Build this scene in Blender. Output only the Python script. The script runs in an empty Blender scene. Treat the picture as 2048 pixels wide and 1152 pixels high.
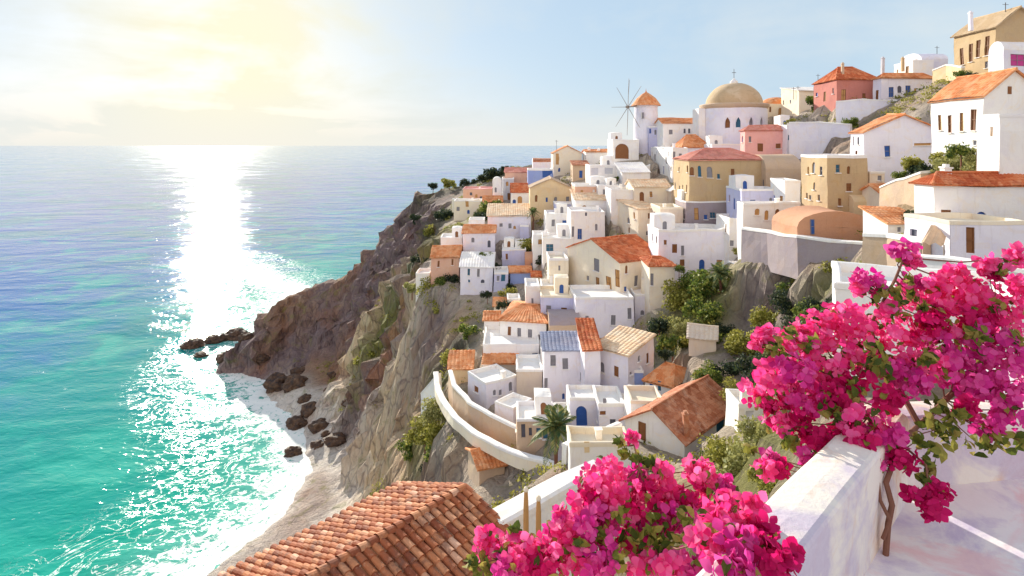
EXPO = 0.68
SEA_BUMP = .17
SKYTINT = (1.2, 1.1, 1.05)
import bpy, bmesh, math, random
import numpy as np
from mathutils import Vector, noise, geometry
random.seed(7)
S = bpy.context.scene
COL = S.collection
R = math.radians
# ------------------------------------------------------------------ camera model (level camera with a lens shift)
H, F, CX, HY = 80.0, 1200.0, 1024.0, 290.0
def at(px, py, Y):
    return Vector(((px-CX)/F*Y, Y, H-(py-HY)/F*Y))
cam = bpy.data.objects.new('camera', bpy.data.cameras.new('camera'))
COL.objects.link(cam); S.camera = cam
cam.location = (0, 0, H); cam.rotation_euler = (R(90), 0, 0)
cam.data.sensor_width = 36; cam.data.lens = 36*F/2048; cam.data.shift_y = -(576-HY)/2048
cam.data.clip_start = .05; cam.data.clip_end = 200000
# ------------------------------------------------------------------ materials
MAT = {}
def nodes(name, rough=.9):
    m = bpy.data.materials.new(name); m.use_nodes = True
    nt = m.node_tree; b = nt.nodes['Principled BSDF']; b.inputs['Roughness'].default_value = rough
    if 'Specular IOR Level' in b.inputs: b.inputs['Specular IOR Level'].default_value = .25
    return m, nt, b
def nd(nt, t, **k):
    n = nt.nodes.new(t)
    for a, v in k.items():
        if a in n.inputs.keys(): n.inputs[a].default_value = v
        else: setattr(n, a, v)
    return n
def ramp(nt, stops, interp='LINEAR'):
    r = nt.nodes.new('ShaderNodeValToRGB'); r.color_ramp.interpolation = interp
    e = r.color_ramp.elements
    e[0].position = stops[0][0]; e[0].color = c4(stops[0][1])
    e[1].position = stops[-1][0]; e[1].color = c4(stops[-1][1])
    for p, c in stops[1:-1]:
        x = e.new(p); x.color = c4(c)
    return r
def c4(c):
    if isinstance(c, (int, float)): c = (c, c, c)
    return (c[0], c[1], c[2], 1)
def mixc(nt, fac, a, b, mode='MIX'):
    n = nt.nodes.new('ShaderNodeMix'); n.data_type = 'RGBA'; n.blend_type = mode
    for i, v in ((0, fac), (6, a), (7, b)):
        if isinstance(v, (int, float)): n.inputs[i].default_value = v
        elif isinstance(v, (tuple, list)): n.inputs[i].default_value = c4(v)
        else: nt.links.new(v, n.inputs[i])
    return n.outputs[2]
def geo_pos(nt):
    return nt.nodes.new('ShaderNodeNewGeometry').outputs['Position']
def noise_fac(nt, vec, scale, detail=4, rough=.6, dist=0.0):
    n = nd(nt, 'ShaderNodeTexNoise', Scale=scale, Detail=detail, Roughness=rough, Distortion=dist)
    nt.links.new(vec, n.inputs['Vector']); return n.outputs['Fac']
def bump(nt, b, height, strength=.3, dist=.05):
    n = nd(nt, 'ShaderNodeBump', Strength=strength, Distance=dist)
    nt.links.new(height, n.inputs['Height']); nt.links.new(n.outputs['Normal'], b.inputs['Normal'])
def plaster(name, col, warm=None, cool=None, amt=.45):
    """hand washed lime plaster with blotchy weathering"""
    m, nt, b = nodes(name, .92)
    warm = warm or tuple(min(1, c*k) for c, k in zip(col, (1.0, .88, .70)))
    cool = cool or tuple(min(1, c*k) for c, k in zip(col, (.84, .82, .94)))
    p = geo_pos(nt)
    f1 = noise_fac(nt, p, .28, 5, .6, .6); f2 = noise_fac(nt, p, .55, 6, .65, 1.2)
    r1 = ramp(nt, [(.47, 0), (.62, 1)]); nt.links.new(f1, r1.inputs[0])
    r2 = ramp(nt, [(.52, 0), (.66, 1)]); nt.links.new(f2, r2.inputs[0])
    a1 = nd(nt, 'ShaderNodeMath', operation='MULTIPLY'); a1.inputs[1].default_value = amt; nt.links.new(r1.outputs[0], a1.inputs[0])
    a2 = nd(nt, 'ShaderNodeMath', operation='MULTIPLY'); a2.inputs[1].default_value = amt; nt.links.new(r2.outputs[0], a2.inputs[0])
    c = mixc(nt, a1.outputs[0], col, cool); c = mixc(nt, a2.outputs[0], c, warm)
    f3 = noise_fac(nt, p, 5, 6, .75)
    mp = nd(nt, 'ShaderNodeMapping'); mp.inputs['Scale'].default_value = (2.4, 2.4, .28); nt.links.new(p, mp.inputs[0])
    fs_ = noise_fac(nt, mp.outputs[0], 1.0, 7, .7); rs = ramp(nt, [(.56, 0), (.72, .34)]); nt.links.new(fs_, rs.inputs[0])
    c = mixc(nt, rs.outputs[0], c, tuple(x*k for x, k in zip(col, (.62, .55, .48))))
    c = mixc(nt, .16, c, f3, 'OVERLAY')
    nt.links.new(c, b.inputs['Base Color'])
    bump(nt, b, noise_fac(nt, p, 3.2, 8, .75), .35, .06)
    return m
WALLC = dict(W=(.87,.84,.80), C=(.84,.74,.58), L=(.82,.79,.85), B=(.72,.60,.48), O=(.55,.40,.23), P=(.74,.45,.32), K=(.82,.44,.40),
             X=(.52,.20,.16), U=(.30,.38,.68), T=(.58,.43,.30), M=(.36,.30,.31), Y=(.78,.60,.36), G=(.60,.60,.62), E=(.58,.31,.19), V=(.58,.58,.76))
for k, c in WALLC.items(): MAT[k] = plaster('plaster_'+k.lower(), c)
def tilemat(name, ca, cb, cc, pale, amt=.35):
    m, nt, b = nodes(name, .85)
    p = geo_pos(nt)
    v = nd(nt, 'ShaderNodeTexVoronoi', Scale=1.6); nt.links.new(p, v.inputs['Vector'])
    sep = nt.nodes.new('ShaderNodeSeparateColor'); nt.links.new(v.outputs['Color'], sep.inputs[0])
    r = ramp(nt, [(0, ca), (.5, cb), (1, cc)]); nt.links.new(sep.outputs[0], r.inputs[0])
    f = noise_fac(nt, p, .7, 6, .7, .8); r2 = ramp(nt, [(.5, 0), (.63, 1)]); nt.links.new(f, r2.inputs[0])
    a = nd(nt, 'ShaderNodeMath', operation='MULTIPLY'); a.inputs[1].default_value = amt; nt.links.new(r2.outputs[0], a.inputs[0])
    c = mixc(nt, a.outputs[0], r.outputs[0], pale)
    f = noise_fac(nt, p, .45, 4, .6, .5); r3 = ramp(nt, [(.5, 0), (.7, 1)]); nt.links.new(f, r3.inputs[0])
    a = nd(nt, 'ShaderNodeMath', operation='MULTIPLY'); a.inputs[1].default_value = .5; nt.links.new(r3.outputs[0], a.inputs[0])
    c = mixc(nt, a.outputs[0], c, tuple(x*.45 for x in ca))
    nt.links.new(c, b.inputs['Base Color'])
    bump(nt, b, noise_fac(nt, p, 9, 5, .7), .4, .03)
    return m
MAT['tr'] = tilemat('red_orange_tiles', (.48,.10,.035), (.60,.15,.05), (.70,.24,.10), (.80,.45,.25))
MAT['to'] = tilemat('orange_tiles', (.66,.21,.07), (.74,.30,.12), (.80,.38,.18), (.84,.58,.38))
MAT['tb'] = tilemat('brown_tiles', (.34,.10,.045), (.45,.16,.08), (.56,.24,.13), (.74,.52,.38))
MAT['tp'] = tilemat('pale_tiles', (.80,.55,.34), (.84,.66,.46), (.78,.48,.28), (.88,.78,.62), .6)
MAT['tk'] = tilemat('pink_tiles', (.68,.22,.17), (.74,.33,.26), (.66,.26,.18), (.80,.50,.40))
def flat(name, col, rough=.6, var=.25):
    m, nt, b = nodes(name, rough)
    f = noise_fac(nt, geo_pos(nt), 2.0, 5, .7)
    c = mixc(nt, f, tuple(x*(1-var) for x in col), tuple(min(1, x*(1+var)) for x in col))
    nt.links.new(c, b.inputs['Base Color']); return m
MAT['dark'] = flat('dark_pane', (.10,.10,.13), .35)
MAT['grey'] = flat('grey_shutter', (.24,.23,.25), .6)
MAT['brown'] = flat('brown_wood', (.24,.10,.04), .6)
MAT['ochre'] = flat('ochre_wood', (.50,.27,.10), .6)
MAT['blue'] = flat('blue_paint', (.035,.10,.34), .5)
MAT['teal'] = flat('teal_paint', (.03,.12,.20), .5)
MAT['iron'] = flat('old_iron', (.12,.11,.11), .5)
MAT['wood'] = flat('weathered_spar', (.30,.24,.20), .8)
MAT['dome'] = plaster('dome_stone', (.56,.40,.24), (.42,.30,.17), (.66,.52,.36), .6)
MAT['bark'] = flat('bark', (.20,.09,.06), .9, .5)
# ------------------------------------------------------------------ object helpers
def wob(p, amp=.10, s=.23):
    v = noise.noise_vector(Vector((p[0]*s, p[1]*s, p[2]*s)))
    w = noise.noise_vector(Vector((p[0]*.9+5, p[1]*.9, p[2]*.9)))
    return Vector(p) + v*amp*1.8 + w*amp*.55
class MB:
    def __init__(s): s.v = []; s.f = []
    def face(s, pts):
        n = len(s.v); s.v += [Vector(p) for p in pts]; s.f.append(tuple(range(n, n+len(pts))))
    def grid(s, P):   # P rows x cols
        n = len(s.v); r = len(P); c = len(P[0])
        for row in P: s.v += [Vector(p) for p in row]
        for i in range(r-1):
            for j in range(c-1):
                a = n+i*c+j; s.f.append((a, a+1, a+c+1, a+c))
    def box(s, c, ax, ay, az):   # centre and three half-axis vectors
        c, ax, ay, az = map(Vector, (c, ax, ay, az)); n = len(s.v)
        for k in (-1, 1):
            for j in (-1, 1):
                for i in (-1, 1): s.v.append(c+ax*i+ay*j+az*k)
        for q in ((0,2,3,1),(4,5,7,6),(0,1,5,4),(2,6,7,3),(0,4,6,2),(1,3,7,5)): s.f.append(tuple(n+a for a in q))
    def tube(s, pts, rad, sides=7, cap=True):
        n = len(s.v); pts = [Vector(p) for p in pts]
        if not isinstance(rad, (list, tuple)): rad = [rad]*len(pts)
        ref = None
        for i, p in enumerate(pts):
            t = (pts[min(i+1, len(pts)-1)]-pts[max(i-1, 0)]).normalized()
            if ref is None: ref = t.cross(Vector((0,0,1)) if abs(t.z) < .9 else Vector((1,0,0))).normalized()
            ref = (ref - t*ref.dot(t)).normalized(); q = t.cross(ref)
            for k in range(sides):
                a = 2*math.pi*k/sides; s.v.append(p+(ref*math.cos(a)+q*math.sin(a))*rad[i])
        for i in range(len(pts)-1):
            for k in range(sides):
                a = n+i*sides+k; b = n+i*sides+(k+1) % sides
                s.f.append((a, b, b+sides, a+sides))
        if cap:
            s.f.append(tuple(n+k for k in range(sides))[::-1]); s.f.append(tuple(n+(len(pts)-1)*sides+k for k in range(sides)))
    def lathe(s, c, prof, sides=24, sx=1, sy=1, a0=0, a1=2*math.pi):
        P = []
        for k in range(sides+1):
            a = a0+(a1-a0)*k/sides
            P.append([(c[0]+r*math.cos(a)*sx, c[1]+r*math.sin(a)*sy, c[2]+z) for r, z in prof])
        s.grid(P)
    def mesh(s, name, mat, org=(0,0,0), w=False, smooth=False, amp=.10):
        o = Vector(org)
        vs = [tuple((wob(v, amp) if w else v)-o) for v in s.v]
        me = bpy.data.meshes.new(name); me.from_pydata(vs, [], s.f)
        me.materials.append(MAT[mat] if isinstance(mat, str) else mat)
        if smooth: me.polygons.foreach_set('use_smooth', [True]*len(me.polygons))
        me.update(); return me
    def obj(s, name, mat, parent=None, org=None, w=False, smooth=False, amp=.10):
        if org is None: org = Vector(parent.get('_o', (0,0,0))) if parent is not None else Vector((0,0,0))
        o = bpy.data.objects.new(name, s.mesh(name, mat, org, w, smooth, amp)); COL.objects.link(o)
        if parent is not None: o.parent = parent
        else: o.location = org
        return o
ORG = {}
def root(name, loc, label, cat, group=None):
    o = bpy.data.objects.new(name, None); COL.objects.link(o); o.location = loc; o.empty_display_size = .5
    o['label'] = label; o['category'] = cat; o['kind'] = 'thing'
    if group: o['group'] = group
    ORG[o.name] = Vector(loc); return o
def part(mb, name, mat, rt, parent=None, **k):
    """a mesh given in world coordinates, parented to the thing rt (or to a part of it)"""
    o = mb.obj(name, mat, org=ORG[rt.name], **k); o.location = (0,0,0); o.parent = parent or rt; return o
def tag(o, label=None, cat=None, group=None, kind=None):
    for k, v in (('label', label), ('category', cat), ('group', group), ('kind', kind)):
        if v: o[k] = v
    return o
# ------------------------------------------------------------------ walls with real openings
def wall_panel(mb, P0, P1, z0, z1, ops, inward, reveal=.22):
    P0 = Vector((P0[0], P0[1], 0)); P1 = Vector((P1[0], P1[1], 0)); L = (P1-P0).length; d = (P1-P0)/L
    q = lambda s, z, k=0: P0+d*s+Vector((0,0,z))+inward*k
    ss = {0.0, L}; zs = {z0, z1}
    for (s, z, w, h, ar) in ops: ss |= {s-w/2, s+w/2}; zs |= {z, z+h}; 
    def fill(vals):
        v = sorted(vals); out = []
        for a, b in zip(v, v[1:]):
            if b-a < 1e-4: continue
            n = max(1, round((b-a)/1.3)); out += [a+(b-a)*i/n for i in range(n)]
        return out+[v[-1]]
    ss = fill(ss); zs = fill(zs)
    idx = {}
    def vid(i, j):
        if (i, j) not in idx: idx[(i, j)] = len(mb.v); mb.v.append(q(ss[i], zs[j]))
        return idx[(i, j)]
    for i in range(len(ss)-1):
        for j in range(len(zs)-1):
            cs = (ss[i]+ss[i+1])/2; cz = (zs[j]+zs[j+1])/2
            if any(abs(cs-o[0]) < o[2]/2 and o[1] < cz < o[1]+o[3] for o in ops): continue
            mb.f.append((vid(i,j), vid(i+1,j), vid(i+1,j+1), vid(i,j+1)))
    for (s, z, w, h, ar) in ops:
        a, b = s-w/2, s+w/2
        if ar:
            r = w/2; zc = z+h-min(r, h*.6); ry = z+h-zc; N = 8
            arc = [(s-r*math.cos(math.pi*k/N), zc+ry*math.sin(math.pi*k/N)) for k in range(N+1)]
            for k in range(N//2): mb.face([q(a, z+h), q(*arc[k]), q(*arc[k+1])])
            for k in range(N//2, N): mb.face([q(b, z+h), q(*arc[k]), q(*arc[k+1])])
            line = [(a, z)]+arc+[(b, z)]
        else: line = [(a, z), (a, z+h), (b, z+h), (b, z)]
        line.append(line[0])
        for (s0, y0), (s1, y1) in zip(line, line[1:]):
            mb.face([q(s0, y0), q(s1, y1), q(s1, y1, reveal), q(s0, y0, reveal)])
def tiled(mb, a, b, c, d, pitch=.42, amp=.06, rowlen=.5, maxcol=60):
    """barrel tiled slope, a-b eave, d-c ridge"""
    a, b, c, d = map(Vector, (a, b, c, d))
    n = max(3, min(maxcol, round((b-a).length/pitch))); m = max(2, min(24, round(((d-a).length+(c-b).length)/2/rowlen)))
    nrm = (b-a).cross(d-a) if (d-a).length > 1e-3 else (b-a).cross(c-a)
    nrm = nrm.normalized()
    if nrm.z < 0: nrm = -nrm
    us = [k/(n*4) for k in range(n*4+1)]
    rows = []
    for j in range(m):
        for t in (j/m, (j+1)/m-.002):
            lift = .035*(1-(t*m-j))
            rows.append([(a.lerp(b, u)).lerp(d.lerp(c, u), t)+nrm*(lift+amp*abs(math.sin(math.pi*u*n))) for u in us])
    mb.grid(rows)
    th = nrm*-.12
    A, B, C, D = a+th, b+th, c+th, d+th
    mb.face([A, D, C, B])
    mb.face([A, B, b+nrm*.03, a+nrm*.03]); mb.face([B, C, c+nrm*.03, b+nrm*.03]); mb.face([D, A, a+nrm*.03, d+nrm*.03]); mb.face([C, D, d+nrm*.03, c+nrm*.03])
# ------------------------------------------------------------------ the house builder
FOOT = []
def gable_fill(mb, P, Q, z1, rise):
    n = max(2, round((Q-P).length/.65)); n += n % 2
    pt = lambda u, z: Vector((P.x+(Q.x-P.x)*u, P.y+(Q.y-P.y)*u, z))
    for i in range(n):
        u, v = i/n, (i+1)/n; hu, hv = [rise*(1-abs(2*t-1)) for t in (u, v)]
        mb.face([pt(u, z1-.05), pt(v, z1-.05), pt(v, z1+hv), pt(u, z1+hu)])
TPTS = []     # extra ground points under the houses
HG = 'houses of the hillside village'
def house(kind, label, Y, x0, x1, yt, yb, wall='W', xs=None, rot=0, depth=7, roof='flat', rm='to', rise=None, apex=None, win=(), found=6, eave=.3,
          chim=(), pole=(), cat='house', rmat=None, axis='x', group=HG, wallmat=None, ground=True, ledge=True, auto=True, room=None):
    th = R(rot); ux = Vector((math.cos(th), math.sin(th), 0)); uy = Vector((-math.sin(th), math.cos(th), 0))
    hit = lambda P, d, px: (((px-CX)/F)*P.y-P.x)/(d.x-((px-CX)/F)*d.y)
    if xs is None or xs < x0:
        A = at(x0, HY, Y); A.z = 0; w = hit(A, ux, x1); B = A+ux*w
        dp = hit(A, uy, xs) if xs is not None else depth
        corner = A
    else:
        B = at(x1, HY, Y); B.z = 0; w = -hit(B, ux, x0); A = B-ux*w
        dp = hit(B, uy, xs); corner = B
    dp = max(2.5, min(dp, 22)) ; w = abs(w)
    C = B+uy*dp; D = A+uy*dp
    z1 = at(0, yt, corner.y).z; z0 = at(0, yb, corner.y).z; zf = z0-found
    rt = root(kind, ((A.x+B.x)/2, (A.y+B.y)/2, z0), label, cat, group)
    faces = {'F': (A, B, uy), 'R': (B, C, -ux), 'K': (C, D, -uy), 'L': (D, A, ux)}
    walls = MB(); ops = {k: [] for k in faces}; panes = []
    for wdw in win:
        px, py, wp, hp = wdw[:4]; mat = wdw[4] if len(wdw) > 4 else 'dark'; opt = wdw[5] if len(wdw) > 5 else ''
        fc = 'L' if 'L' in opt else ('R' if 'R' in opt else 'F')
        P0, P1, inn = faces[fc]; d = (P1-P0).normalized(); Lw = (P1-P0).length
        s = hit(P0, d, px); yy = (P0+d*s).y
        w2 = abs(hit(P0, d, px+wp/2)-hit(P0, d, px-wp/2)); h2 = hp/F*yy; z = at(0, py+hp/2, yy).z
        if fc != 'F': w2 = min(w2, 1.5 if 'A' not in opt else 3)
        w2 = min(w2, Lw*.8); s = max(w2/2+.12, min(Lw-w2/2-.12, s))
        if z < z0-.3: z = z0-.3
        proud = z+h2 > z1-.15
        if any(abs(s-o[0]) < (w2+o[2])/2+.05 and z < o[1]+o[3]+.05 and o[1] < z+h2+.05 for o in ops[fc]): continue
        if not proud: ops[fc].append((s, z, w2, h2, 'a' in opt))
        panes.append((fc, s, z, w2, h2, mat, opt, proud))
    ar = random.Random(int(x0*31+yt*17)); hgt_ = z1-z0
    if auto and Y < 200 and hgt_ > 2.0:
        for fc in ('F', 'L', 'R'):
            P0, P1, inn = faces[fc]; Lw = (P1-P0).length; cols = int(Lw/2.3); flo = max(1, int(hgt_/2.9))
            if fc == 'F' and len(ops['F']) >= 4: continue
            for ci in range(cols):
                for fl_ in range(flo):
                    if ar.random() > .62: continue
                    s = Lw*(ci+.5)/cols+ar.uniform(-.35,.35); fh = hgt_/flo; w2 = ar.choice((.5,.6,.75)); h2 = min(fh*.5, ar.choice((.8,1.1,1.3))); z = z0+fh*fl_+fh*.33
                    mt_ = ar.choice(('grey','grey','dark','brown','blue','ochre')); op_ = ar.choice(('', '', 'a')); dr = fl_ == 0 and ar.random() < .3
                    if dr: w2, h2, z, op_, mt_ = .9, min(2.0, fh*.8), z0+.02, op_+'d', ar.choice(('brown','blue','ochre'))
                    if s-w2/2 < .35 or s+w2/2 > Lw-.35 or z+h2 > z1-.25: continue
                    if any(abs(s-o[0]) < (w2+o[2])/2+.35 and z < o[1]+o[3]+.25 and o[1] < z+h2+.25 for o in ops[fc]): continue
                    ops[fc].append((s, z, w2, h2, 'a' in op_)); panes.append((fc, s, z, w2, h2, mt_, op_, False))
    for k, (P0, P1, inn) in faces.items(): wall_panel(walls, P0, P1, zf, z1, ops[k], inn)
    Z = lambda P, z: Vector((P.x, P.y, z))
    # roofs
    e = eave; roofs = MB(); half = (dp if axis == 'x' else w)/2
    if apex is not None: rise = max(half*.16, min(half*.8, at(0, apex, corner.y+(half*math.cos(th) if axis == 'x' else w/2*math.sin(th))).z-z1-.15))
    if rise is None: rise = half*.5
    a_, b_, c_, d_ = (Z(A-ux*e-uy*e, z1), Z(B+ux*e-uy*e, z1), Z(C+ux*e+uy*e, z1), Z(D-ux*e+uy*e, z1))
    up = Vector((0,0,.06)); slope_dn = Vector((0,0,-rise*e/half)) if roof in ('gable','hip') else Vector()
    tp = .42 if Y < 70 else .55
    dec = Y < 130
    if roof in ('gable', 'shed', 'hip', 'pyr'):
        if roof == 'gable':
            if axis == 'x':
                r0 = Z((A+D)/2-ux*e, z1+rise); r1 = Z((B+C)/2+ux*e, z1+rise)
                gable_fill(walls, D, A, z1, rise); gable_fill(walls, B, C, z1, rise)
                tiled(roofs, a_+slope_dn+up, b_+slope_dn+up, r1+up, r0+up, tp); tiled(roofs, c_+slope_dn+up, d_+slope_dn+up, r0+up, r1+up, tp)
            else:
                r0 = Z((A+B)/2-uy*e, z1+rise); r1 = Z((D+C)/2+uy*e, z1+rise)
                gable_fill(walls, A, B, z1, rise); gable_fill(walls, C, D, z1, rise)
                tiled(roofs, d_+slope_dn+up, a_+slope_dn+up, r0+up, r1+up, tp); tiled(roofs, b_+slope_dn+up, c_+slope_dn+up, r1+up, r0+up, tp)
            ro = part(roofs, 'roof', rmat or rm, rt, w=True)
            rc = MB(); rc.tube([r0+up*1.5, r0.lerp(r1, .33)+up*1.5, r0.lerp(r1, .66)+up*1.5, r1+up*1.5], .14, 6); part(rc, 'ridge_cap', rmat or rm, rt, ro, w=True)
        elif roof == 'hip':
            k = min(half*.9, (w if axis == 'x' else dp)*.32)
            if axis == 'x': r0 = Z((A+D)/2+ux*k, z1+rise); r1 = Z((B+C)/2-ux*k, z1+rise); q = [(a_,b_,r1,r0),(b_,c_,r1,r1),(c_,d_,r0,r1),(d_,a_,r0,r0)]
            else: r0 = Z((A+B)/2+uy*k, z1+rise); r1 = Z((D+C)/2-uy*k, z1+rise); q = [(a_,b_,r0,r0),(b_,c_,r1,r0),(c_,d_,r1,r1),(d_,a_,r0,r1)]
            for f4 in q: tiled(roofs, *[p+up for p in f4], tp)
            ro = part(roofs, 'roof', rmat or rm, rt, w=True)
            rc = MB(); rc.tube([r0+up*2, r1+up*2], .14, 6)
            for p, r_ in ((a_, r0), (b_, r1 if axis == 'x' else r0)): rc.tube([p+up*2, r_+up*2], .11, 6)
            part(rc, 'ridge_cap', rmat or rm, rt, ro, w=True)
        elif roof == 'pyr':
            r0 = Z((A+C)/2, z1+rise)
            for p, q_ in ((a_,b_),(b_,c_),(c_,d_),(d_,a_)): tiled(roofs, p+up, q_+up, r0+up, r0+up, tp)
            part(roofs, 'roof', rmat or rm, rt, w=True)
        else:
            tiled(roofs, a_+up, b_+up, c_+Vector((0,0,rise))+up, d_+Vector((0,0,rise))+up, tp)
            for P, Q in ((B, C), (D, A)):
                hi, lo = (Q, P) if P is B else (P, Q)
                walls.face([Z(P, z1), Z(Q, z1), Z(hi, z1+rise)])
            walls.face([Z(C, z1), Z(D, z1), Z(D, z1+rise), Z(C, z1+rise)])
            part(roofs, 'roof', rmat or rm, rt, w=True)
    elif roof == 'flat':
        nx, ny = max(2, int(w/1.3)), max(2, int(dp/1.3)); ins = .22
        A2 = A+ux*ins+uy*ins
        roofs.grid([[Z(A2+ux*(w-2*ins)*i/nx+uy*(dp-2*ins)*j/ny, z1-.3) for i in range(nx+1)] for j in range(ny+1)])
        part(roofs, 'roof', rmat or ('C' if wall in 'CBTOY' else 'W'), rt, w=True)
        pr = MB(); t_ = .27; rr = random.Random(int(x0*7+yt)); hh = rr.choice((.16, .2, .28))
        for P, Q, inn in faces.values():
            dd = (Q-P).normalized(); n = max(2, int((Q-P).length/1.3))
            o_ = P-dd*.04-inn*.04; L2 = (Q-P).length+.08
            prof = [(0, -.12), (0, hh*.8), (.07, hh), (t_-.07, hh), (t_, hh*.8), (t_, -.5)]
            pr.grid([[Z(o_+dd*min(max(L2*i/n, k_), L2-k_)+inn*k_, z1+zz) for k_, zz in prof] for i in range(n+1)])
        part(pr, 'parapet', rmat or ('C' if wall in 'BTOY' else 'W'), rt, w=True)
        if room is None: room = ar.random() < .55
        if room and w > 4.2 and dp > 4.2 and Y > 45:
            rw, rd2, rh = min(3.4, w*.45), min(3.0, dp*.5), ar.uniform(1.5, 2.3); sx_ = ar.choice((.3, w-rw-.3)); q0 = A+ux*sx_+uy*(dp-rd2-.3)
            rm2 = MB(); QA, QB, QC, QD = q0, q0+ux*rw, q0+ux*rw+uy*rd2, q0+uy*rd2; o1 = [(rw*.5, z1-.25, .7, min(1.4, rh*.8), True)]
            for P_, Q_, i_, oo in ((QA, QB, uy, o1), (QB, QC, -ux, []), (QC, QD, -uy, []), (QD, QA, ux, [])): wall_panel(rm2, P_, Q_, z1-.29, z1+rh, oo, i_, .15)
            G = [[Z(QA+ux*rw*i/4+uy*rd2*j/4, z1+rh+(.22*math.sin(math.pi*i/4)*math.sin(math.pi*j/4))) for i in range(5)] for j in range(5)]; rm2.grid(G)
            ro2 = part(rm2, 'roof_room', rmat or ('C' if wall in 'CBTOY' else 'W'), rt, w=True)
            dd_ = MB(); dd_.box(QA+ux*rw*.5+uy*.14+Vector((0,0,z1-.25+min(1.4, rh*.8)/2)), ux*.35, uy*.02, Vector((0,0,min(1.4, rh*.8)/2))); part(dd_, 'door', ar.choice(('brown','blue','grey')), rt, ro2, w=True)
        if ar.random() < .5 and w > 3 and Y > 45:
            cb = MB(); cp_ = A+ux*ar.uniform(.6, w-.6)+uy*ar.uniform(.6, dp-.6); hh2 = ar.uniform(.7, 1.3)
            cb.box(Z(cp_, z1-.3+hh2/2), ux*.25, uy*.25, Vector((0,0,hh2/2))); cb.box(Z(cp_, z1-.3+hh2+.04), ux*.32, uy*.32, Vector((0,0,.06))); part(cb, 'chimney', 'W', rt, w=True)
    elif roof == 'vault':
        N = 10; prof = [(math.cos(math.pi*k/N), math.sin(math.pi*k/N)) for k in range(N+1)]
        if axis == 'x':
            G = [[Z((A+D)/2+ux*(w*i/8)-uy*half*cx_, z1+rise*sz) for cx_, sz in prof] for i in range(9)]
            ends = [(Z((A+D)/2, z1), A, uy), (Z((B+C)/2, z1), B, uy)]
        else:
            G = [[Z((A+B)/2+uy*(dp*i/8)-ux*half*cx_, z1+rise*sz) for cx_, sz in prof] for i in range(9)]
            ends = [(Z((A+B)/2, z1), A, ux), (Z((C+D)/2, z1), D, ux)]
        roofs.grid(G); ro = part(roofs, 'roof', rmat or rm, rt, w=True, smooth=True)
        for g in (G[0], G[-1]): walls.face(g)
    elif roof == 'dome':
        cc = Z((A+C)/2, z1); r_ = min(w, dp)/2*.92
        roofs.lathe(cc, [(r_*math.cos(R(k*9)), rise*math.sin(R(k*9))-.05) for k in range(11)], 22)
        part(roofs, 'dome', rmat or rm, rt, w=True, smooth=True)
        walls.face([Z(A, z1), Z(B, z1), Z(C, z1), Z(D, z1)])
    part(walls, 'wall', wallmat or wall, rt, w=True)
    # panes, frames, doors
    for fc, s, z, w2, h2, mat, opt, proud in panes:
        P0, P1, inn = faces[fc]; d = (P1-P0).normalized(); isd = 'd' in opt
        off = -.03 if proud else .14
        base = P0+d*s+inn*off; b = MB()
        if 'a' in opt and not proud:
            r_ = w2/2; N = 10; zc = z+h2-min(r_, h2*.6); ry = z+h2-zc
            pts = [base-d*r_+Vector((0,0,z))]+[base-d*r_*math.cos(math.pi*k/N)+Vector((0,0,zc+ry*math.sin(math.pi*k/N))) for k in range(N+1)]+[base+d*r_+Vector((0,0,z))]
            b.face(pts); b.face([p+inn*.05 for p in pts][::-1])
        else:
            b.box(base+inn*.03+Vector((0,0,z+h2/2)), d*w2/2, inn*.03, Vector((0,0,h2/2)))
        po = part(b, 'door' if isd else 'window', mat, rt, w=True)
        if dec and h2 > 1.0 and w2 > .45 and not ('a' in opt):
            f = MB(); t_ = .06; fb = P0+d*s+inn*(off-.045); zc_ = z+h2/2
            for sg in (-1, 1): f.box(fb+d*sg*(w2/2-t_/2)+Vector((0,0,zc_)), d*t_/2, inn*.03, Vector((0,0,h2/2)))
            for zz in ((z+h2-t_/2), (z+t_/2), zc_): f.box(fb+Vector((0,0,zz)), d*(w2/2-t_), inn*.025, Vector((0,0,t_/2)))
            if w2 > .8: f.box(fb+Vector((0,0,zc_)), d*.03, inn*.02, Vector((0,0,h2/2-t_)))
            part(f, 'frame', 'brown' if mat in ('brown','ochre') else 'grey', rt, po, w=True)
        if dec and not isd and not proud and w2 > .4:
            f = MB(); f.box(P0+d*s-inn*.05+Vector((0,0,z-.05)), d*(w2/2+.12), inn*.12, Vector((0,0,.05)))
            part(f, 'sill', 'W', rt, po, w=True)
    for ch in chim:
        px, y0_, y1_, wp = ch[:4]; mt = ch[4] if len(ch) > 4 else 'W'; Yc = corner.y+(ch[5] if len(ch) > 5 else 2)
        b = MB(); t = at(px, y0_, Yc); bb = at(px, y1_, Yc); hw = max(.22, wp/2/F*Yc); hc = (t.z-bb.z+1)/2
        b.box((t.x, Yc, t.z-hc), (hw,0,0), (0,hw,0), (0,0,hc)); b.box((t.x, Yc, t.z+.06), (hw*1.25,0,0), (0,hw*1.25,0), (0,0,.07)); b.box((t.x, Yc, t.z+.25), (hw*.6,0,0), (0,hw*.6,0), (0,0,.12))
        part(b, 'chimney', mt, rt, w=True)
    for px, y0_, y1_ in pole:
        b = MB(); t = at(px, y0_, corner.y+2); bb = at(px, y1_, corner.y+2); b.tube([bb-Vector((0,0,.8)), t], .06, 5)
        b.tube([t-Vector((.5,0,.3)), t-Vector((-.5,0,.35))], .035, 4)
        part(b, 'antenna', 'iron', rt)
    FOOT.append((A, B, ux, uy, w, dp, z0))
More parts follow.
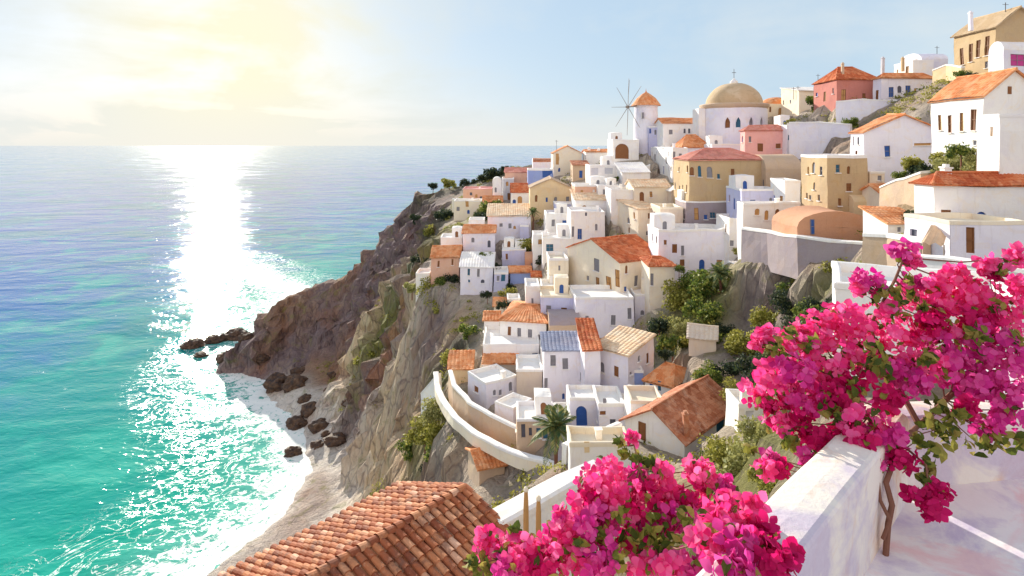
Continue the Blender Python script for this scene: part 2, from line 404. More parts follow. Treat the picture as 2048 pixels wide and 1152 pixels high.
    if ground:
        g = Vector((0,0,z0-.25))
        for P in (A, B): TPTS.append(Z(P-uy*.5, z0-.25))
        for P in (C, D): TPTS.append(Z(P+uy*.3, z0+.15))
        TPTS.append(Z((A+B)/2-uy*1.6, z0-.35))
    return rt, (A, B, C, D, z0, z1)
def wallrun(kind, label, pts, th=.5, drop=3, mat='W', capmat='W', cat='wall', group=None, cap=.14, ground=False):
    """free standing wall, pts = [(px, py_top, Y)]"""
    P = [at(*p) for p in pts]; fine = []
    for a, b in zip(P, P[1:]):
        n = max(1, int((b-a).length/1.2)); fine += [a.lerp(b, i/n) for i in range(n)]
    fine.append(P[-1]); n = len(fine); mid = fine[n//2]
    rt = root(kind, (mid.x, mid.y, mid.z-drop*.5), label, cat, group)
    def nrm(i):
        d = fine[min(i+1, n-1)]-fine[max(i-1, 0)]; d.z = 0; return Vector((-d.y, d.x, 0)).normalized()
    def prof(lst):
        g = []
        for i, p in enumerate(fine): g.append([p+nrm(i)*a+Vector((0,0,b)) for a, b in lst])
        return g
    h = th/2; b = MB()
    dz = [-drop*k/4 for k in range(5)]
    b.grid(prof([(-h, z) for z in reversed(dz)]+[(h, z) for z in dz]))
    g0 = prof([(-h, 0), (h, 0), (h, -drop), (-h, -drop)]); b.face(g0[0]); b.face(g0[-1][::-1])
    part(b, 'masonry', mat, rt, w=True)
    c = MB(); g = prof([(-h-.06, -.12), (-h-.06, cap*.6), (-h+.05, cap), (h-.05, cap), (h+.06, cap*.6), (h+.06, -.12)]); c.grid(g); c.face(g[0]); c.face(g[-1][::-1])
    part(c, 'coping', capmat, rt, w=True)
    return rt
MAT['magenta'] = flat('magenta_paint', (.55,.06,.26), .6)
MAT['slate'] = plaster('blue_grey_roof', (.24,.27,.38), (.18,.18,.27), (.40,.38,.44), .6)
MAT['ochrecloth'] = flat('tan_canvas', (.72,.50,.32), .85)
# ------------------------------------------------------------------ the village, house by house (label, distance, outline edges)
Hs = house
# --- crest of the hill
Hs('mansion','tan ochre mansion with four tall brown windows at the top of the hill',95,1990,2085,52,150,'O',xs=1908,roof='gable',axis='y',rmat='dome',apex=12,eave=.4,
   win=[(1924,113,8,34,'brown','L'),(1943,106,8,36,'brown','L'),(1957,98,8,34,'brown','L'),(1974,92,9,38,'brown','L')],chim=[(1941,26,48,6,'L')],pole=[(2011,5,20)],wallmat='O')
Hs('house','lavender house with a magenta door at the right edge below the ochre mansion',93,2008,2090,100,150,'L',depth=3,win=[(2036,120,28,24,'magenta','d')],rise=1.5,roof='vault',axis='x',rm='W')
Hs('house','small pinkish house with swept roof behind the yellow garden wall near the crest',126,1842,1896,118,160,'L',depth=7,roof='vault',rise=1.6,rm='L',pole=[(1874,92,106)])
Hs('house','white cube house wedged between orange roofed villa and crest',122,1826,1868,122,150,'W',depth=6)
Hs('villa','pale villa with two blue windows under an orange tiled roof on the crest',112,1762,1868,157,200,'L',xs=1752,depth=8,roof='hip',rm='to',apex=126,win=[(1783,184,10,20,'blue'),(1816,182,10,20,'blue')],chim=[(1806,118,132,4,'O')])
Hs('house','brick red house with dark red tiled roof and two thin chimneys on the skyline',116,1674,1758,160,200,'X',depth=9,roof='hip',rm='tr',apex=134,win=[(1729,192,7,10,'brown')],chim=[(1686,128,150,4,'T'),(1765,118,140,5,'G')])
Hs('house','cream flat house with sloping parapet and aerials left of the brick red house',138,1598,1665,182,216,'C',depth=9,roof='shed',rmat='W',rise=1.6,pole=[(1636,148,178),(1596,172,190),(1587,174,192)])
Hs('chapel','low round chapel with flat orange dome beside the big stone dome',148,1532,1593,208,232,'C',depth=8,roof='dome',rm='to',rise=2.0,pole=[(1565,187,222)])
# --- middle crest
Hs('house','white house with long orange roof right behind the windmill',152,1326,1402,246,290,'W',depth=9,roof='gable',rm='to',apex=236,win=[(1341,264,8,9,'grey'),(1370,262,4,9,'dark'),(1379,262,4,9,'dark')])
Hs('house','tall white house with scattered small windows under an orange hipped roof',136,1345,1376,296,352,'W',xs=1302,depth=10,roof='flat',win=[(1327,294,7,8,'grey','L'),(1309,315,5,13,'grey','L'),(1332,320,7,14,'grey','La'),(1318,345,6,12,'ochre','La'),(1348,311,5,16,'grey'),(1361,313,6,12,'grey'),(1362,342,9,16,'brown','da')])
Hs('house','lavender house under the broad orange tiled roof below the windmill street',139,1366,1420,296,335,'L',depth=9,roof='hip',rm='to',apex=269)
Hs('house','salmon pink round cornered house with a coral tiled roof',120,1490,1572,262,330,'K',xs=1484,roof='hip',rm='tk',apex=243,depth=9,win=[(1557,292,10,10,'brown'),(1521,294,11,16,'brown','d')])
Hs('house','lavender tower house joined to the right of the salmon pink house',118,1574,1618,252,335,'L',depth=7,win=[(1578,275,4,10,'teal')])
Hs('mansion','long ochre house with arched windows under a low coral orange roof',106,1378,1530,320,398,'O',depth=10,roof='hip',rm='tk',apex=297,found=9,win=[(1379,343,8,18,'brown','a'),(1399,343,7,22,'teal','a'),(1419,345,11,22,'grey','a'),(1437,353,6,10,'teal'),(1465,345,7,15,'brown')])
Hs('house','rounded buff stone house between the ochre house and white tower house',104,1532,1604,338,392,'T',depth=9,roof='vault',rise=2.5,rm='T',axis='x')
Hs('house','periwinkle house with white box terrace above the arcade house',95,1484,1568,380,424,'V',depth=7,win=[(1542,401,6,11,'grey','a')])
Hs('hut','small white cube on the periwinkle house terrace',91,1570,1600,362,420,'W',depth=5)
Hs('house','white arcade house with brown arched doors and arched window on the retaining wall',84,1488,1600,408,458,'W',xs=1476,depth=6,win=[(1514,423,9,14,'ochre','a'),(1532,430,8,20,'ochre','a'),(1554,432,9,26,'brown','da'),(1571,435,10,28,'brown','da')])
# --- right middle
Hs('house','grey gable house with a single blue shutter and orange roof on one side',80,1728,1888,264,345,'B',xs=1700,depth=9,roof='gable',axis='y',rm='to',apex=226,wallmat='L',win=[(1776,303,11,22,'blue'),(1706,282,3,18,'grey','L'),(1716,282,4,16,'grey','L'),(1845,290,34,5,'ochre')])
Hs('tower_house','tall white and ochre tower house four storeys high in the middle right',77,1654,1734,314,424,'O',xs=1603,depth=8,roof='flat',rmat='W',found=6,
   win=[(1627,334,6,22,'grey','La'),(1630,372,4,16,'grey','La'),(1622,396,5,10,'grey','L'),(1675,337,8,17,'teal'),(1697,340,6,16,'brown','a'),(1697,375,10,16,'brown'),(1678,404,7,14,'brown'),(1699,405,7,18,'ochre','d')])
Hs('house','narrow white annex tucked between tower house and grey gable house',78,1737,1768,345,410,'C',depth=5,win=[(1758,356,9,10,'grey')])
Hs('shed','golden yellow vaulted shed at the foot of the tower house',76,1706,1762,404,424,'Y',depth=5,roof='vault',rm='Y',rise=1.0)
Hs('house','terracotta earth coloured humped building with a narrow blue door',70,1596,1752,456,480,'E',depth=7,found=.6,roof='vault',rm='E',rise=1.9,axis='y',win=[(1626,455,8,30,'blue','d')])
Hs('house','big white house with four tall brown shuttered windows and grey gable on the right edge',61,1966,2090,190,300,'L',xs=1863,depth=9,roof='gable',axis='y',rm='to',apex=133,wallmat='W',win=[(1880,245,7,30,'ochre','L'),(1900,248,8,34,'brown','L'),(1924,245,8,36,'ochre','L'),(1948,240,12,42,'brown','L'),(1951,285,9,9,'grey','L'),(2018,180,8,14,'brown')])
Hs('house','plain white house with sloping parapet at the right edge below the grey gable',51,2000,2110,232,330,'W',xs=1960,depth=8,roof='flat',win=[(1982,265,5,18,'ochre','L')])
Hs('house','cream house with wide ribbed red tiled roof and white chimney on the right edge',50,1870,2110,372,470,'C',xs=1850,depth=10,roof='hip',rm='tr',apex=318,chim=[(1893,334,368,13,'W',1.5)],wallmat='W')
Hs('porch_house','lavender porch building with a brown wooden door and yellow slab roof',44,1898,2052,446,522,'L',depth=5,roof='flat',rmat='C',win=[(1941,480,19,52,'brown','d')])
# --- centre
Hs('house','buff gable house with one tiny dark window beneath the tall white house',117,1342,1436,382,410,'B',depth=9,roof='gable',axis='y',rmat='W',apex=354,win=[(1381,390,4,10,'dark')],xs=1334)
Hs('house','white house with shallow cream roof left of the buff gable house',120,1268,1340,374,404,'C',depth=9,roof='gable',rmat='tp',apex=358)
Hs('house','blank white block house in the centre of the village',121,1222,1286,382,415,'W',depth=8)
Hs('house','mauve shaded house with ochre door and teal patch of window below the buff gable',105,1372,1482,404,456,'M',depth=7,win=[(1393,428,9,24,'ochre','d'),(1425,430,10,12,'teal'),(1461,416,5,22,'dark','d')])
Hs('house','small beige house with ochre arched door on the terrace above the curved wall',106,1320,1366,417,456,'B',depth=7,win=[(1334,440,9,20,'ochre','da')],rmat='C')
Hs('house','cream house with bright blue door and arched grey window in the village centre',112,1276,1318,418,482,'L',xs=1228,rot=14,depth=8,roof='shed',rise=1,rmat='tp',wallmat='C',win=[(1256,440,6,12,'grey','La'),(1231,437,10,24,'blue','Ld')])
Hs('long_house','long pale building with brick red door under a curved parapet',97,1316,1455,462,545,'L',depth=7,roof='flat',rmat='W',win=[(1349,496,10,18,'brown','d'),(1365,500,6,20,'grey')])
Hs('house','narrow bright white house right end of the long pale building',95,1458,1492,440,520,'W',depth=6,win=[(1477,465,6,36,'ochre','d'),(1462,486,8,12,'grey')])
Hs('house','white house with grey triangular shade wall at left of centre',119,1142,1210,424,478,'W',depth=8,win=[(1172,428,4,8,'dark'),(1142,463,5,20,'grey')])
Hs('house','cream roofed white house with yellow straw patch above the centre left',128,1150,1212,400,430,'W',depth=9,roof='shed',rise=1.6,rmat='tp')
Hs('house','white terrace house with grey shaded arches below the windmill platform',145,1180,1240,332,366,'W',depth=9,win=[(1190,343,14,14,'G'),(1218,342,16,12,'G')])
Hs('house','white house with sloping lit roof right of the grey arches',138,1244,1300,345,378,'W',depth=9,roof='shed',rise=2,rmat='W')
Hs('house','tan and peach house with white awning posts left of centre',134,1150,1220,372,398,'P',depth=8,rmat='W',win=[(1188,386,5,14,'W'),(1205,388,6,10,'ochre')],wallmat='P')
Hs('windmill_platform','white house with a broad brown arch under the windmill',157,1226,1278,280,318,'W',depth=9,win=[(1244,302,28,30,'brown','a')])
Hs('house','small white house with orange roof and lumpy chimneys near the windmill',170,1172,1222,304,325,'W',depth=8,roof='gable',rm='to',apex=298,chim=[(1178,296,312,5),(1197,298,310,5)])
Hs('bell_house','narrow gabled bell house with an orange roof rising above the sea horizon',176,1106,1164,306,350,'V',depth=9,roof='gable',axis='y',rm='to',apex=291,win=[(1114,318,6,22,'ochre','a')],pole=[(1113,280,296)],wallmat='C')
Hs('house','brown roofed shed house between bell house and grey arches',160,1146,1178,330,356,'T',depth=7,roof='shed',rm='tb',rise=1)
Hs('house','golden tan gable house with an arched window above the grey cottages',146,1060,1145,376,418,'O',xs=None,depth=9,roof='gable',axis='y',rmat='T',apex=356,win=[(1072,397,5,13,'brown','a')],wallmat='Y')
Hs('house','violet blue house with a white arch at the left shoulder of the hill',166,1056,1106,340,378,'U',depth=8,win=[(1099,346,20,16,'blue')])
Hs('house','low pink flat house behind the violet blue house',182,1010,1064,344,372,'K',depth=8,roof='gable',rm='tk',apex=335,wallmat='P')
Hs('hut','brown topped hut in front of the sea horizon',196,1066,1102,324,345,'L',depth=7,roof='vault',rm='tb',rise=1.2)
Hs('cottage','white cottage with a steep red roof and ochre arched door',163,1022,1058,384,414,'W',depth=8,roof='gable',rm='tr',apex=366,win=[(1040,400,9,16,'ochre','da')])
Hs('bell_tower','slim white bell tower standing among the left houses',172,985,1003,362,402,'W',depth=3.5,roof='vault',rm='W',rise=1.2,axis='y',win=[(991,380,4,10,'grey','a')])
Hs('house','plain grey house between slim bell tower and red roofed cottage',176,1004,1028,358,400,'G',depth=8)
Hs('house','pale pink flat house at the far left end of the village',190,926,984,378,404,'P',depth=9,win=[(942,388,5,6,'dark'),(962,396,5,6,'dark')],rmat='K',wallmat='P')
Hs('house','broken cream walled yard house on the cliff shoulder',174,908,964,402,440,'C',depth=7,win=[(916,418,6,8,'grey'),(934,408,6,12,'ochre')])
Hs('cottage','grey white cottage with two square windows and orange edged white roof',141,975,1062,432,472,'L',depth=9,roof='shed',rmat='tp',rise=2,win=[(1002,450,6,7,'grey'),(1020,452,6,10,'grey')])
Hs('house','small lavender outhouse with vaulted top right of the two window cottage',139,1040,1058,452,476,'V',depth=5)
Hs('cottage','lavender cottage with small orange roof and two arched windows',134,926,990,466,498,'L',depth=8,roof='gable',rm='to',apex=449,win=[(946,480,6,10,'grey','a'),(979,488,6,14,'dark','a')])
Hs('house','white yard house with low walls left of the lavender cottage',138,881,924,476,502,'W',depth=6)
Hs('cottage','peach cottage with brick orange roof on the cliff edge',127,862,918,514,550,'P',depth=8,roof='gable',rm='to',apex=490,win=[(877,527,4,12,'brown'),(904,525,4,12,'brown')])
Hs('house','pale blue white house with narrow blue windows and lit white roof',121,920,986,534,582,'L',depth=8,roof='shed',rise=1.6,rmat='W',win=[(938,544,5,14,'teal'),(957,545,5,16,'grey'),(938,563,4,6,'teal')])
Hs('house','little pale blue annex with an arched teal doorway',119,988,1016,547,580,'V',depth=6,win=[(996,556,5,10,'grey'),(1006,555,8,14,'teal','a')])
Hs('house','lilac house with white flat roof and small orange lean roofs below',129,1004,1052,500,528,'V',depth=8)
Hs('hut','small blue and orange roofed hut left of the big cream house',121,1020,1062,545,566,'U',depth=6,roof='gable',rm='to',apex=532)
Hs('hut','tiny hut with a bright red roof beside the big cream house',118,1064,1082,553,566,'C',depth=5,roof='gable',rm='tr',apex=544)
Hs('hut','terracotta round topped hut behind the orange roofed hut',126,1050,1076,520,540,'E',depth=5,roof='vault',rm='E',rise=1.2)
Hs('hut','rounded white hut on the lip of the cliff',129,832,860,548,566,'W',depth=5,rmat='W')
Hs('house','slim cream house against the left gable of the big cream house',108,1098,1136,520,572,'C',depth=7,win=[(1118,536,4,10,'grey')])
Hs('house','white house with white scalloped parapet above the big cream house',119,1086,1150,478,516,'W',depth=8,win=[(1100,495,14,14,'teal')])
Hs('big_house','big cream gable house with long brick red roof in the centre',97,1240,1330,524,596,'C',xs=1135,rot=27,roof='gable',axis='x',rm='tr',apex=476,
   win=[(1193,531,10,26,'grey','L'),(1217,566,15,26,'ochre','Ld'),(1245,560,9,34,'ochre','Ld'),(1272,562,7,22,'grey'),(1285,540,6,8,'grey')])
Hs('annex','cream annex with small bright red roof right of the big cream house',91,1299,1348,532,590,'C',depth=6,roof='hip',rm='tr',apex=514,win=[(1304,558,6,24,'grey')])
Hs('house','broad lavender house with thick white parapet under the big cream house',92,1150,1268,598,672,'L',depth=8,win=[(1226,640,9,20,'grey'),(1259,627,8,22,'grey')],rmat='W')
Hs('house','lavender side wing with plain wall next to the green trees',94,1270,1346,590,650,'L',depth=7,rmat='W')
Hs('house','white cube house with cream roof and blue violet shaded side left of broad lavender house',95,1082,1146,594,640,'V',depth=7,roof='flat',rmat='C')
Hs('house','white upright house with tiny grey window above the red orange roof',99,1052,1080,574,620,'W',depth=6,win=[(1065,603,4,12,'grey')])
# --- lower centre
Hs('house','white house with four grey windows under a red orange hipped roof',92,1000,1092,646,700,'L',depth=8,rot=-12,xs=1112,roof='hip',rm='to',apex=611,wallmat='W',win=[(1019,662,6,18,'brown'),(1038,665,7,18,'grey'),(1059,670,8,22,'grey'),(1078,674,5,10,'grey')])
Hs('house','tan shaded house with rounded top between red orange roof and lavender house',90,1098,1160,650,700,'T',depth=6,roof='vault',rm='M',rise=1.4)
Hs('turret','small white turret with orange patch roof on the left edge of the lower village',97,968,998,640,682,'W',depth=5,roof='gable',rm='to',apex=622)
Hs('house','white terrace house with a wide sunlit flat roof above the orange lean roofs',88,966,1078,690,742,'W',depth=9,win=[(1069,713,12,14,'blue')])
Hs('shed','peach shed with long orange lean roof in front of the white terrace',86,968,1034,728,752,'B',depth=4,roof='shed',rm='to',rise=1.5)
Hs('shed','small ochre shed with orange strip roof at the bend of the wall',90,898,944,738,762,'Y',depth=4,roof='shed',rm='to',rise=1.3)
Hs('house','cube house with a sunlit white flat roof and small square window at the bend',79,972,1032,768,810,'L',xs=935,rot=35,win=[(951,778,8,12,'brown','L'),(1000,785,6,12,'grey')],found=4)
Hs('house','cream fronted house with a rounded niche left of the lavender townhouse',81,1032,1084,742,800,'B',depth=6,rmat='W')
Hs('town_house','tall lavender townhouse with blue grey roof and two shuttered windows',78,1088,1168,700,845,'L',depth=5,roof='shed',rmat='slate',rise=.7,win=[(1107,720,11,22,'grey'),(1132,727,11,22,'grey'),(1127,792,5,12,'blue','a'),(1087,765,6,20,'grey')])
Hs('town_house','tallest lower house with pale orange sloping roof and many small windows',73,1190,1256,712,865,'L',xs=1306,rot=-44,roof='shed',rm='tp',rise=1.3,win=[(1204,735,8,20,'grey','a'),(1232,742,9,20,'brown'),(1232,782,8,18,'grey'),(1210,812,5,10,'grey'),(1240,830,6,12,'grey'),(1279,717,5,12,'grey','Ra'),(1262,745,5,6,'grey','R')])
Hs('house','low house with brick red lean roof between the two tall townhouses',74,1168,1200,700,850,'L',depth=7,roof='shed',rm='tr',rise=1.8)
Hs('house','small white house with orange hipped roof and blue side right of the tall house',70,1290,1345,776,806,'W',xs=1390,rot=-40,roof='hip',rm='to',rise=1.5,win=[(1302,768,6,12,'blue','a'),(1319,772,6,18,'teal'),(1366,765,8,12,'grey','R')])
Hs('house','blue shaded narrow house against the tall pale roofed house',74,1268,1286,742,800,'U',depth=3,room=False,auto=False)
Hs('arch_house','lavender gatehouse with a big dark blue arched door',68,1140,1196,800,868,'L',depth=4,roof='flat',win=[(1164,832,22,38,'blue','da')])
Hs('house','lavender low house with a tiny brown hatch right of the blue arch',66,1198,1250,812,872,'L',depth=5,win=[(1210,802,6,8,'grey'),(1205,826,12,8,'brown')])
Hs('hut','white and blue box hut with blue cloth on its flat roof',73,990,1028,818,846,'L',xs=1064,rot=-38)
Hs('row_house','tan row house with dark windows just inside the road wall',67,1034,1112,842,884,'T',depth=5,win=[(1046,862,8,26,'dark','d'),(1060,864,6,16,'dark'),(1076,866,9,18,'teal'),(1090,870,9,16,'teal')],rmat='W')
Hs('hut','blue grey hut wall beside the palm tree',63,1114,1144,842,890,'V',depth=4)
Hs('farmhouse','white gable farmhouse with weathered brown tiled roof and blue green door',54,1368,1470,880,915,'C',xs=1252,rot=46,roof='gable',axis='x',rm='tb',rise=1.9,found=5,wallmat='W',eave=.45,
   win=[(1285,862,14,34,'brown','Ld'),(1441,868,13,36,'teal','a')],chim=[(1372,830,855,11,'tb',.5)])
Hs('outbuilding','white outbuilding with a grey side right of the brown tiled farmhouse',50,1478,1560,812,850,'W',depth=3,rmat='W',win=[(1500,826,16,14,'G')])
Hs('house','sunlit white walled yard house in front of the farmhouse gable',50,1142,1262,892,940,'W',depth=3,win=[(1176,895,10,22,'Y','d')],rmat='C')
Hs('ruin','tumbledown buff stone hut roof in the green ravine',72,1378,1432,674,690,'B',depth=4,rot=-18,roof='gable',rmat='B',rise=.8,found=1.2)
Hs('hut','white hut half hidden among ravine rocks beside the leafy trees',86,1475,1510,536,556,'W',depth=4)
Hs('hut','sunken hut with an orange roof in the dark slope below the road wall',68,958,1008,938,956,'T',depth=5,rot=20,roof='gable',rm='to',rise=.9,found=3,auto=False)
Hs('lower_house','long near white house with pink edged flat roof behind the bougainvillea',24,1672,2060,572,700,'W',depth=5,rot=-27,roof='flat',rmat='W',auto=False,room=False)

Hs('house','white cube house with two grey windows between blank white block and grey arches',132,1196,1240,372,402,'W',depth=6,win=[(1208,384,5,10,'grey'),(1226,384,5,10,'grey')])
Hs('hut','small ochre walled hut wedged beside the white cube with two windows',128,1238,1262,386,408,'Y',depth=4,win=[(1249,398,6,12,'brown','d')])
Hs('house','white house with blue door between golden tan gable and white terrace lanes',131,1092,1140,428,466,'W',depth=7,win=[(1106,446,6,14,'grey'),(1128,450,8,18,'blue','d')])
Hs('house','periwinkle shaded cube left of the white lane houses',136,1110,1146,408,430,'V',depth=5)
Hs('hut','white hut with ochre hatch below the white blue door house',124,1066,1098,470,500,'W',depth=5,win=[(1080,484,7,10,'ochre')])
Hs('house','cream cube house right of the red roofed cottage',150,1062,1092,430,456,'C',depth=6,win=[(1076,442,5,9,'grey')])
Hs('house','beige cube house with brown window above the curved parapet building',110,1380,1425,440,462,'B',depth=5,win=[(1400,450,6,10,'brown')])
Hs('house','white cube beneath the coral roofed salmon house',112,1532,1580,395,425,'W',depth=5,win=[(1550,408,5,10,'grey')])
Hs('house','white house front with grey window under the orange hipped roof street',132,1376,1400,352,380,'W',depth=5,win=[(1388,364,5,9,'grey')])
Hs('house','small white house under the stone dome terrace',133,1425,1484,290,322,'L',depth=6,win=[(1440,304,5,9,'grey'),(1465,304,5,9,'grey')])
Hs('house','cream tiled house at the foot of the grey gable house',72,1772,1830,392,424,'C',depth=6,roof='gable',rm='to',rise=1.2,win=[(1790,406,6,12,'grey'),(1812,406,6,12,'brown')])
Hs('house','white low house with an orange tile lean roof above the tan terrace wall',57,1776,1850,446,470,'W',depth=4,roof='shed',rm='to',rise=1.0,win=[(1800,458,8,10,'grey')])
Hs('house','lavender low house in the lane right of the lower blue arch',67,1250,1292,820,862,'L',depth=4,win=[(1270,840,7,12,'teal')])
Hs('house','white stepped house between farmhouse and tall pale roofed house',62,1262,1330,806,850,'W',depth=4,rmat='C',win=[(1282,826,7,12,'grey')])
Hs('hut','tiny white chapel hut with ochre door below the four window house',86,1082,1106,700,726,'W',depth=4,win=[(1094,714,6,12,'ochre','d')])
Hs('hut','white stepped hut on the lane below the cream cube beside the gully',107,1014,1040,600,626,'W',depth=4)
Hs('hut','small ochre tinted hut left of the white stepped hut on the gully edge',109,988,1012,612,634,'C',depth=4,roof='gable',rm='to',rise=.9)
Hs('house','white low yard house under the slim cream house in the left lanes',104,1084,1130,574,594,'W',depth=5)
Hs('cottage','white cottage with an orange gable roof below the two window cottage',131,1066,1096,504,530,'W',depth=5,roof='gable',rm='to',rise=1.3)
Hs('hut','white cube hut under the small lavender outhouse',133,1030,1052,484,502,'W',depth=4)
Hs('cottage','cream cottage with tiny orange roof below the pink flat house on the shoulder',168,966,1004,404,424,'C',depth=5,roof='gable',rm='to',rise=1.4)
Hs('hut','white hut on the slope left of the two window cottage',150,938,968,440,458,'W',depth=5)
# --- windmill
rt = root('windmill', at(1292, 305, 163), 'grey windmill tower with conical rust roof and bare spoked sails', 'windmill')
c = at(1292, 305, 163); r0 = 3.35; b = MB(); ztop = at(0, 213, 163).z-c.z
b.lathe(c, [(r0*1.06, -6), (r0, 0), (r0*.97, ztop*.5), (r0*.95, ztop), (r0*1.02, ztop+.02), (r0*1.02, ztop+.3), (r0*.8, ztop+.3)], 28); part(b, 'tower', 'L', rt, w=True)
b = MB(); b.lathe(c+Vector((0,0,ztop+.2)), [(r0*1.22, 0), (r0*1.2, .12), (r0*.78, 1.9), (r0*.42, 2.9), (.2, 3.7), (.05, 4.3), (0, 4.9)], 20); part(b, 'roof', 'to', rt, w=True)
hub = at(1256, 214, 163-2.2)
b = MB(); b.tube([c+Vector((0,-1.2,ztop+.5)), hub+Vector((.0,.1,0))], .17, 8); b.tube([hub+Vector((-.5,-.5,0)), hub+Vector((.2,.2,0))], .35, 8); part(b, 'axle', 'wood', rt)
ax = Vector((-.90, -.43, 0)).normalized(); sx_ = Vector((-ax.y, ax.x, 0)); tips = []
for k in range(8):
    a = 2*math.pi*k/8+.05; t = hub+(sx_*math.sin(a)+Vector((0,0,1))*math.cos(a))*7.6; tips.append(t)
    b = MB(); b.tube([hub, t], [.09, .05], 5)
    if k % 3 == 0: b.tube([hub.lerp(t, .35), hub.lerp(t, .95)+sx_*.35*math.cos(a)], .04, 4)
    part(b, 'sail_spar', 'wood', rt)
for px, py, w_, h_ in ((1285, 231, 5, 12), (1300, 262, 6, 11)):
    b = MB(); p = at(px, py, 163-3.3); b.box(p, (w_/F*163/2,0,0), (0,.35,0), (0,0,h_/F*163/2)); part(b, 'window', 'grey', rt)
TPTS.append(c+Vector((0,-4,-.3))); TPTS.append(c+Vector((0,4,-.3)))
Hs('annex','periwinkle lean-to at the foot of the windmill',158,1298,1328,254,300,'V',depth=4,win=[(1299,262,4,10,'blue')],found=8)
# --- domed church
Yc = 145; c = at(1468, 300, Yc); k = Yc/F
rt = root('church', c, 'domed church with a big tan stone dome and pointed blue windows on the hilltop', 'church')
def arcwall(c, rad, z0, z1, wins, n=64, rev=.5):
    b = MB()
    zs = [z0, z1]
    for a0_, a1_, za, zb in wins: zs += [za, zb]
    zs = sorted(set(zs)); 
    ang = sorted(set([2*math.pi*i/n for i in range(n+1)]+[w_[0] for w_ in wins]+[w_[1] for w_ in wins]))
    P = lambda a, z, r=rad: c+Vector((r*math.cos(a), r*math.sin(a), z))
    for a, a2 in zip(ang, ang[1:]):
        for za, zb in zip(zs, zs[1:]):
            am, zm = (a+a2)/2, (za+zb)/2
            if any(w_[0] < am < w_[1] and w_[2] < zm < w_[3] for w_ in wins): continue
            b.face([P(a, za), P(a2, za), P(a2, zb), P(a, zb)])
    for a0_, a1_, za, zb in wins:
        for (p, q_) in (((a0_, za), (a0_, zb)), ((a0_, zb), (a1_, zb)), ((a1_, zb), (a1_, za)), ((a1_, za), (a0_, za))):
            b.face([P(*p), P(*q_), P(*q_, rad-rev), P(*p, rad-rev)])
    return b, P
rad = 62*k; zt = at(0, 211, Yc).z-c.z
wn = []; 
for px in (1436, 1454, 1478, 1502):
    s = (px-1468)*k/rad; a = -math.pi/2+math.asin(s); da = 4.2*k/rad/max(.4, math.cos(a+math.pi/2)); wn.append((a-da, a+da, at(0, 257, Yc).z-c.z, at(0, 237, Yc).z-c.z))
wn = [(a0_+2*math.pi, a1_+2*math.pi, z_a, z_b) for a0_, a1_, z_a, z_b in wn]
b, P = arcwall(c, rad, -5, zt, wn); part(b, 'drum_wall', 'L', rt, w=True)
for i_, (a0_, a1_, za, zb) in enumerate(wn):
    b = MB(); b.face([P(a0_, za, rad-.4), P(a1_, za, rad-.4), P(a1_, zb, rad-.4), P(a0_, zb, rad-.4)]); part(b, 'window', ('brown','teal','grey','grey')[i_], rt)
    b = MB()
    am = (a0_+a1_)/2
    for a_s, sg in ((a0_, -1), (a1_, 1)):   # pointed arch spandrels
        b.face([P(a_s, zb, rad-.02), P(a_s, zb-1.3, rad-.02), P((a_s*2+am)/3, zb-.6, rad-.02), P(am, zb, rad-.02)])
    part(b, 'arch', 'L', rt, rt)
b = MB(); b.lathe(c+Vector((0,0,zt)), [(rad, -.9), (rad*1.05, -.5), (rad*1.07, 0), (rad*1.03, .25), (rad*.86, .3)], 48); part(b, 'cornice', 'T', rt, w=True)
rd = 54*k; hd = at(0, 166, Yc).z-c.z-zt-.2
b = MB(); b.lathe(c+Vector((0,0,zt+.2)), [(rd*1.0, -.3)]+[(rd*math.cos(R(q*7.5)), hd*math.sin(R(q*7.5))) for q in range(13)], 40); d_ = part(b, 'dome', 'dome', rt, w=True, smooth=True)
b = MB(); b.lathe(c+Vector((0,0,zt+hd+.1)), [(1.0, -.1), (.9, .5), (.4, .9), (.15, 1.2), (.0, 1.3)], 12); part(b, 'finial', 'W', rt, d_)
b = MB(); b.tube([c+Vector((0,0,zt+hd+1)), c+Vector((0,0,zt+hd+3.6))], .07, 5); b.tube([c+Vector((-.5,0,zt+hd+2.7)), c+Vector((.5,0,zt+hd+2.7))], .06, 4); part(b, 'cross', 'iron', rt, d_)
for sx in (-8.2,): # sunlit buttress on the left
    b = MB(); b.box(c+Vector((sx, 1, zt/2-2.4)), (.8,0,0), (0,2.5,0), (0,0,zt/2+1.6)); part(b, 'buttress', 'W', rt, w=True)
b = MB(); b.lathe(c+Vector((0,0,0)), [(rad+2.2, -7), (rad+2.2, -.6), (rad+1.8, .3), (rad, .35)], 24); part(b, 'apse_base', 'L', rt, w=True)
TPTS.append(c+Vector((0,-9,-1))); TPTS.append(c+Vector((8,-6,-1))); TPTS.append(c+Vector((-8,-6,-1))); TPTS.append(c+Vector((0,8,-1)))
# --- awning and pediment by the porch
rt = root('awning', at(1870, 480, 45), 'tan canvas awning propped beside the porch building', 'awning')
b = MB(); a1, a2, a3, a4 = at(1842,486,43.5), at(1888,490,43.5), at(1898,452,45.5), at(1862,450,45.5)
b.grid([[a1.lerp(a2, i/8)+Vector((0,0,.12*math.sin(i*1.6))) for i in range(9)], [a4.lerp(a3, i/8) for i in range(9)]]); part(b, 'canvas', 'ochrecloth', rt)
for p in (a1, a2):
    b = MB(); b.tube([p, p-Vector((0,0,1.6))], .05, 5); part(b, 'pole', 'wood', rt)
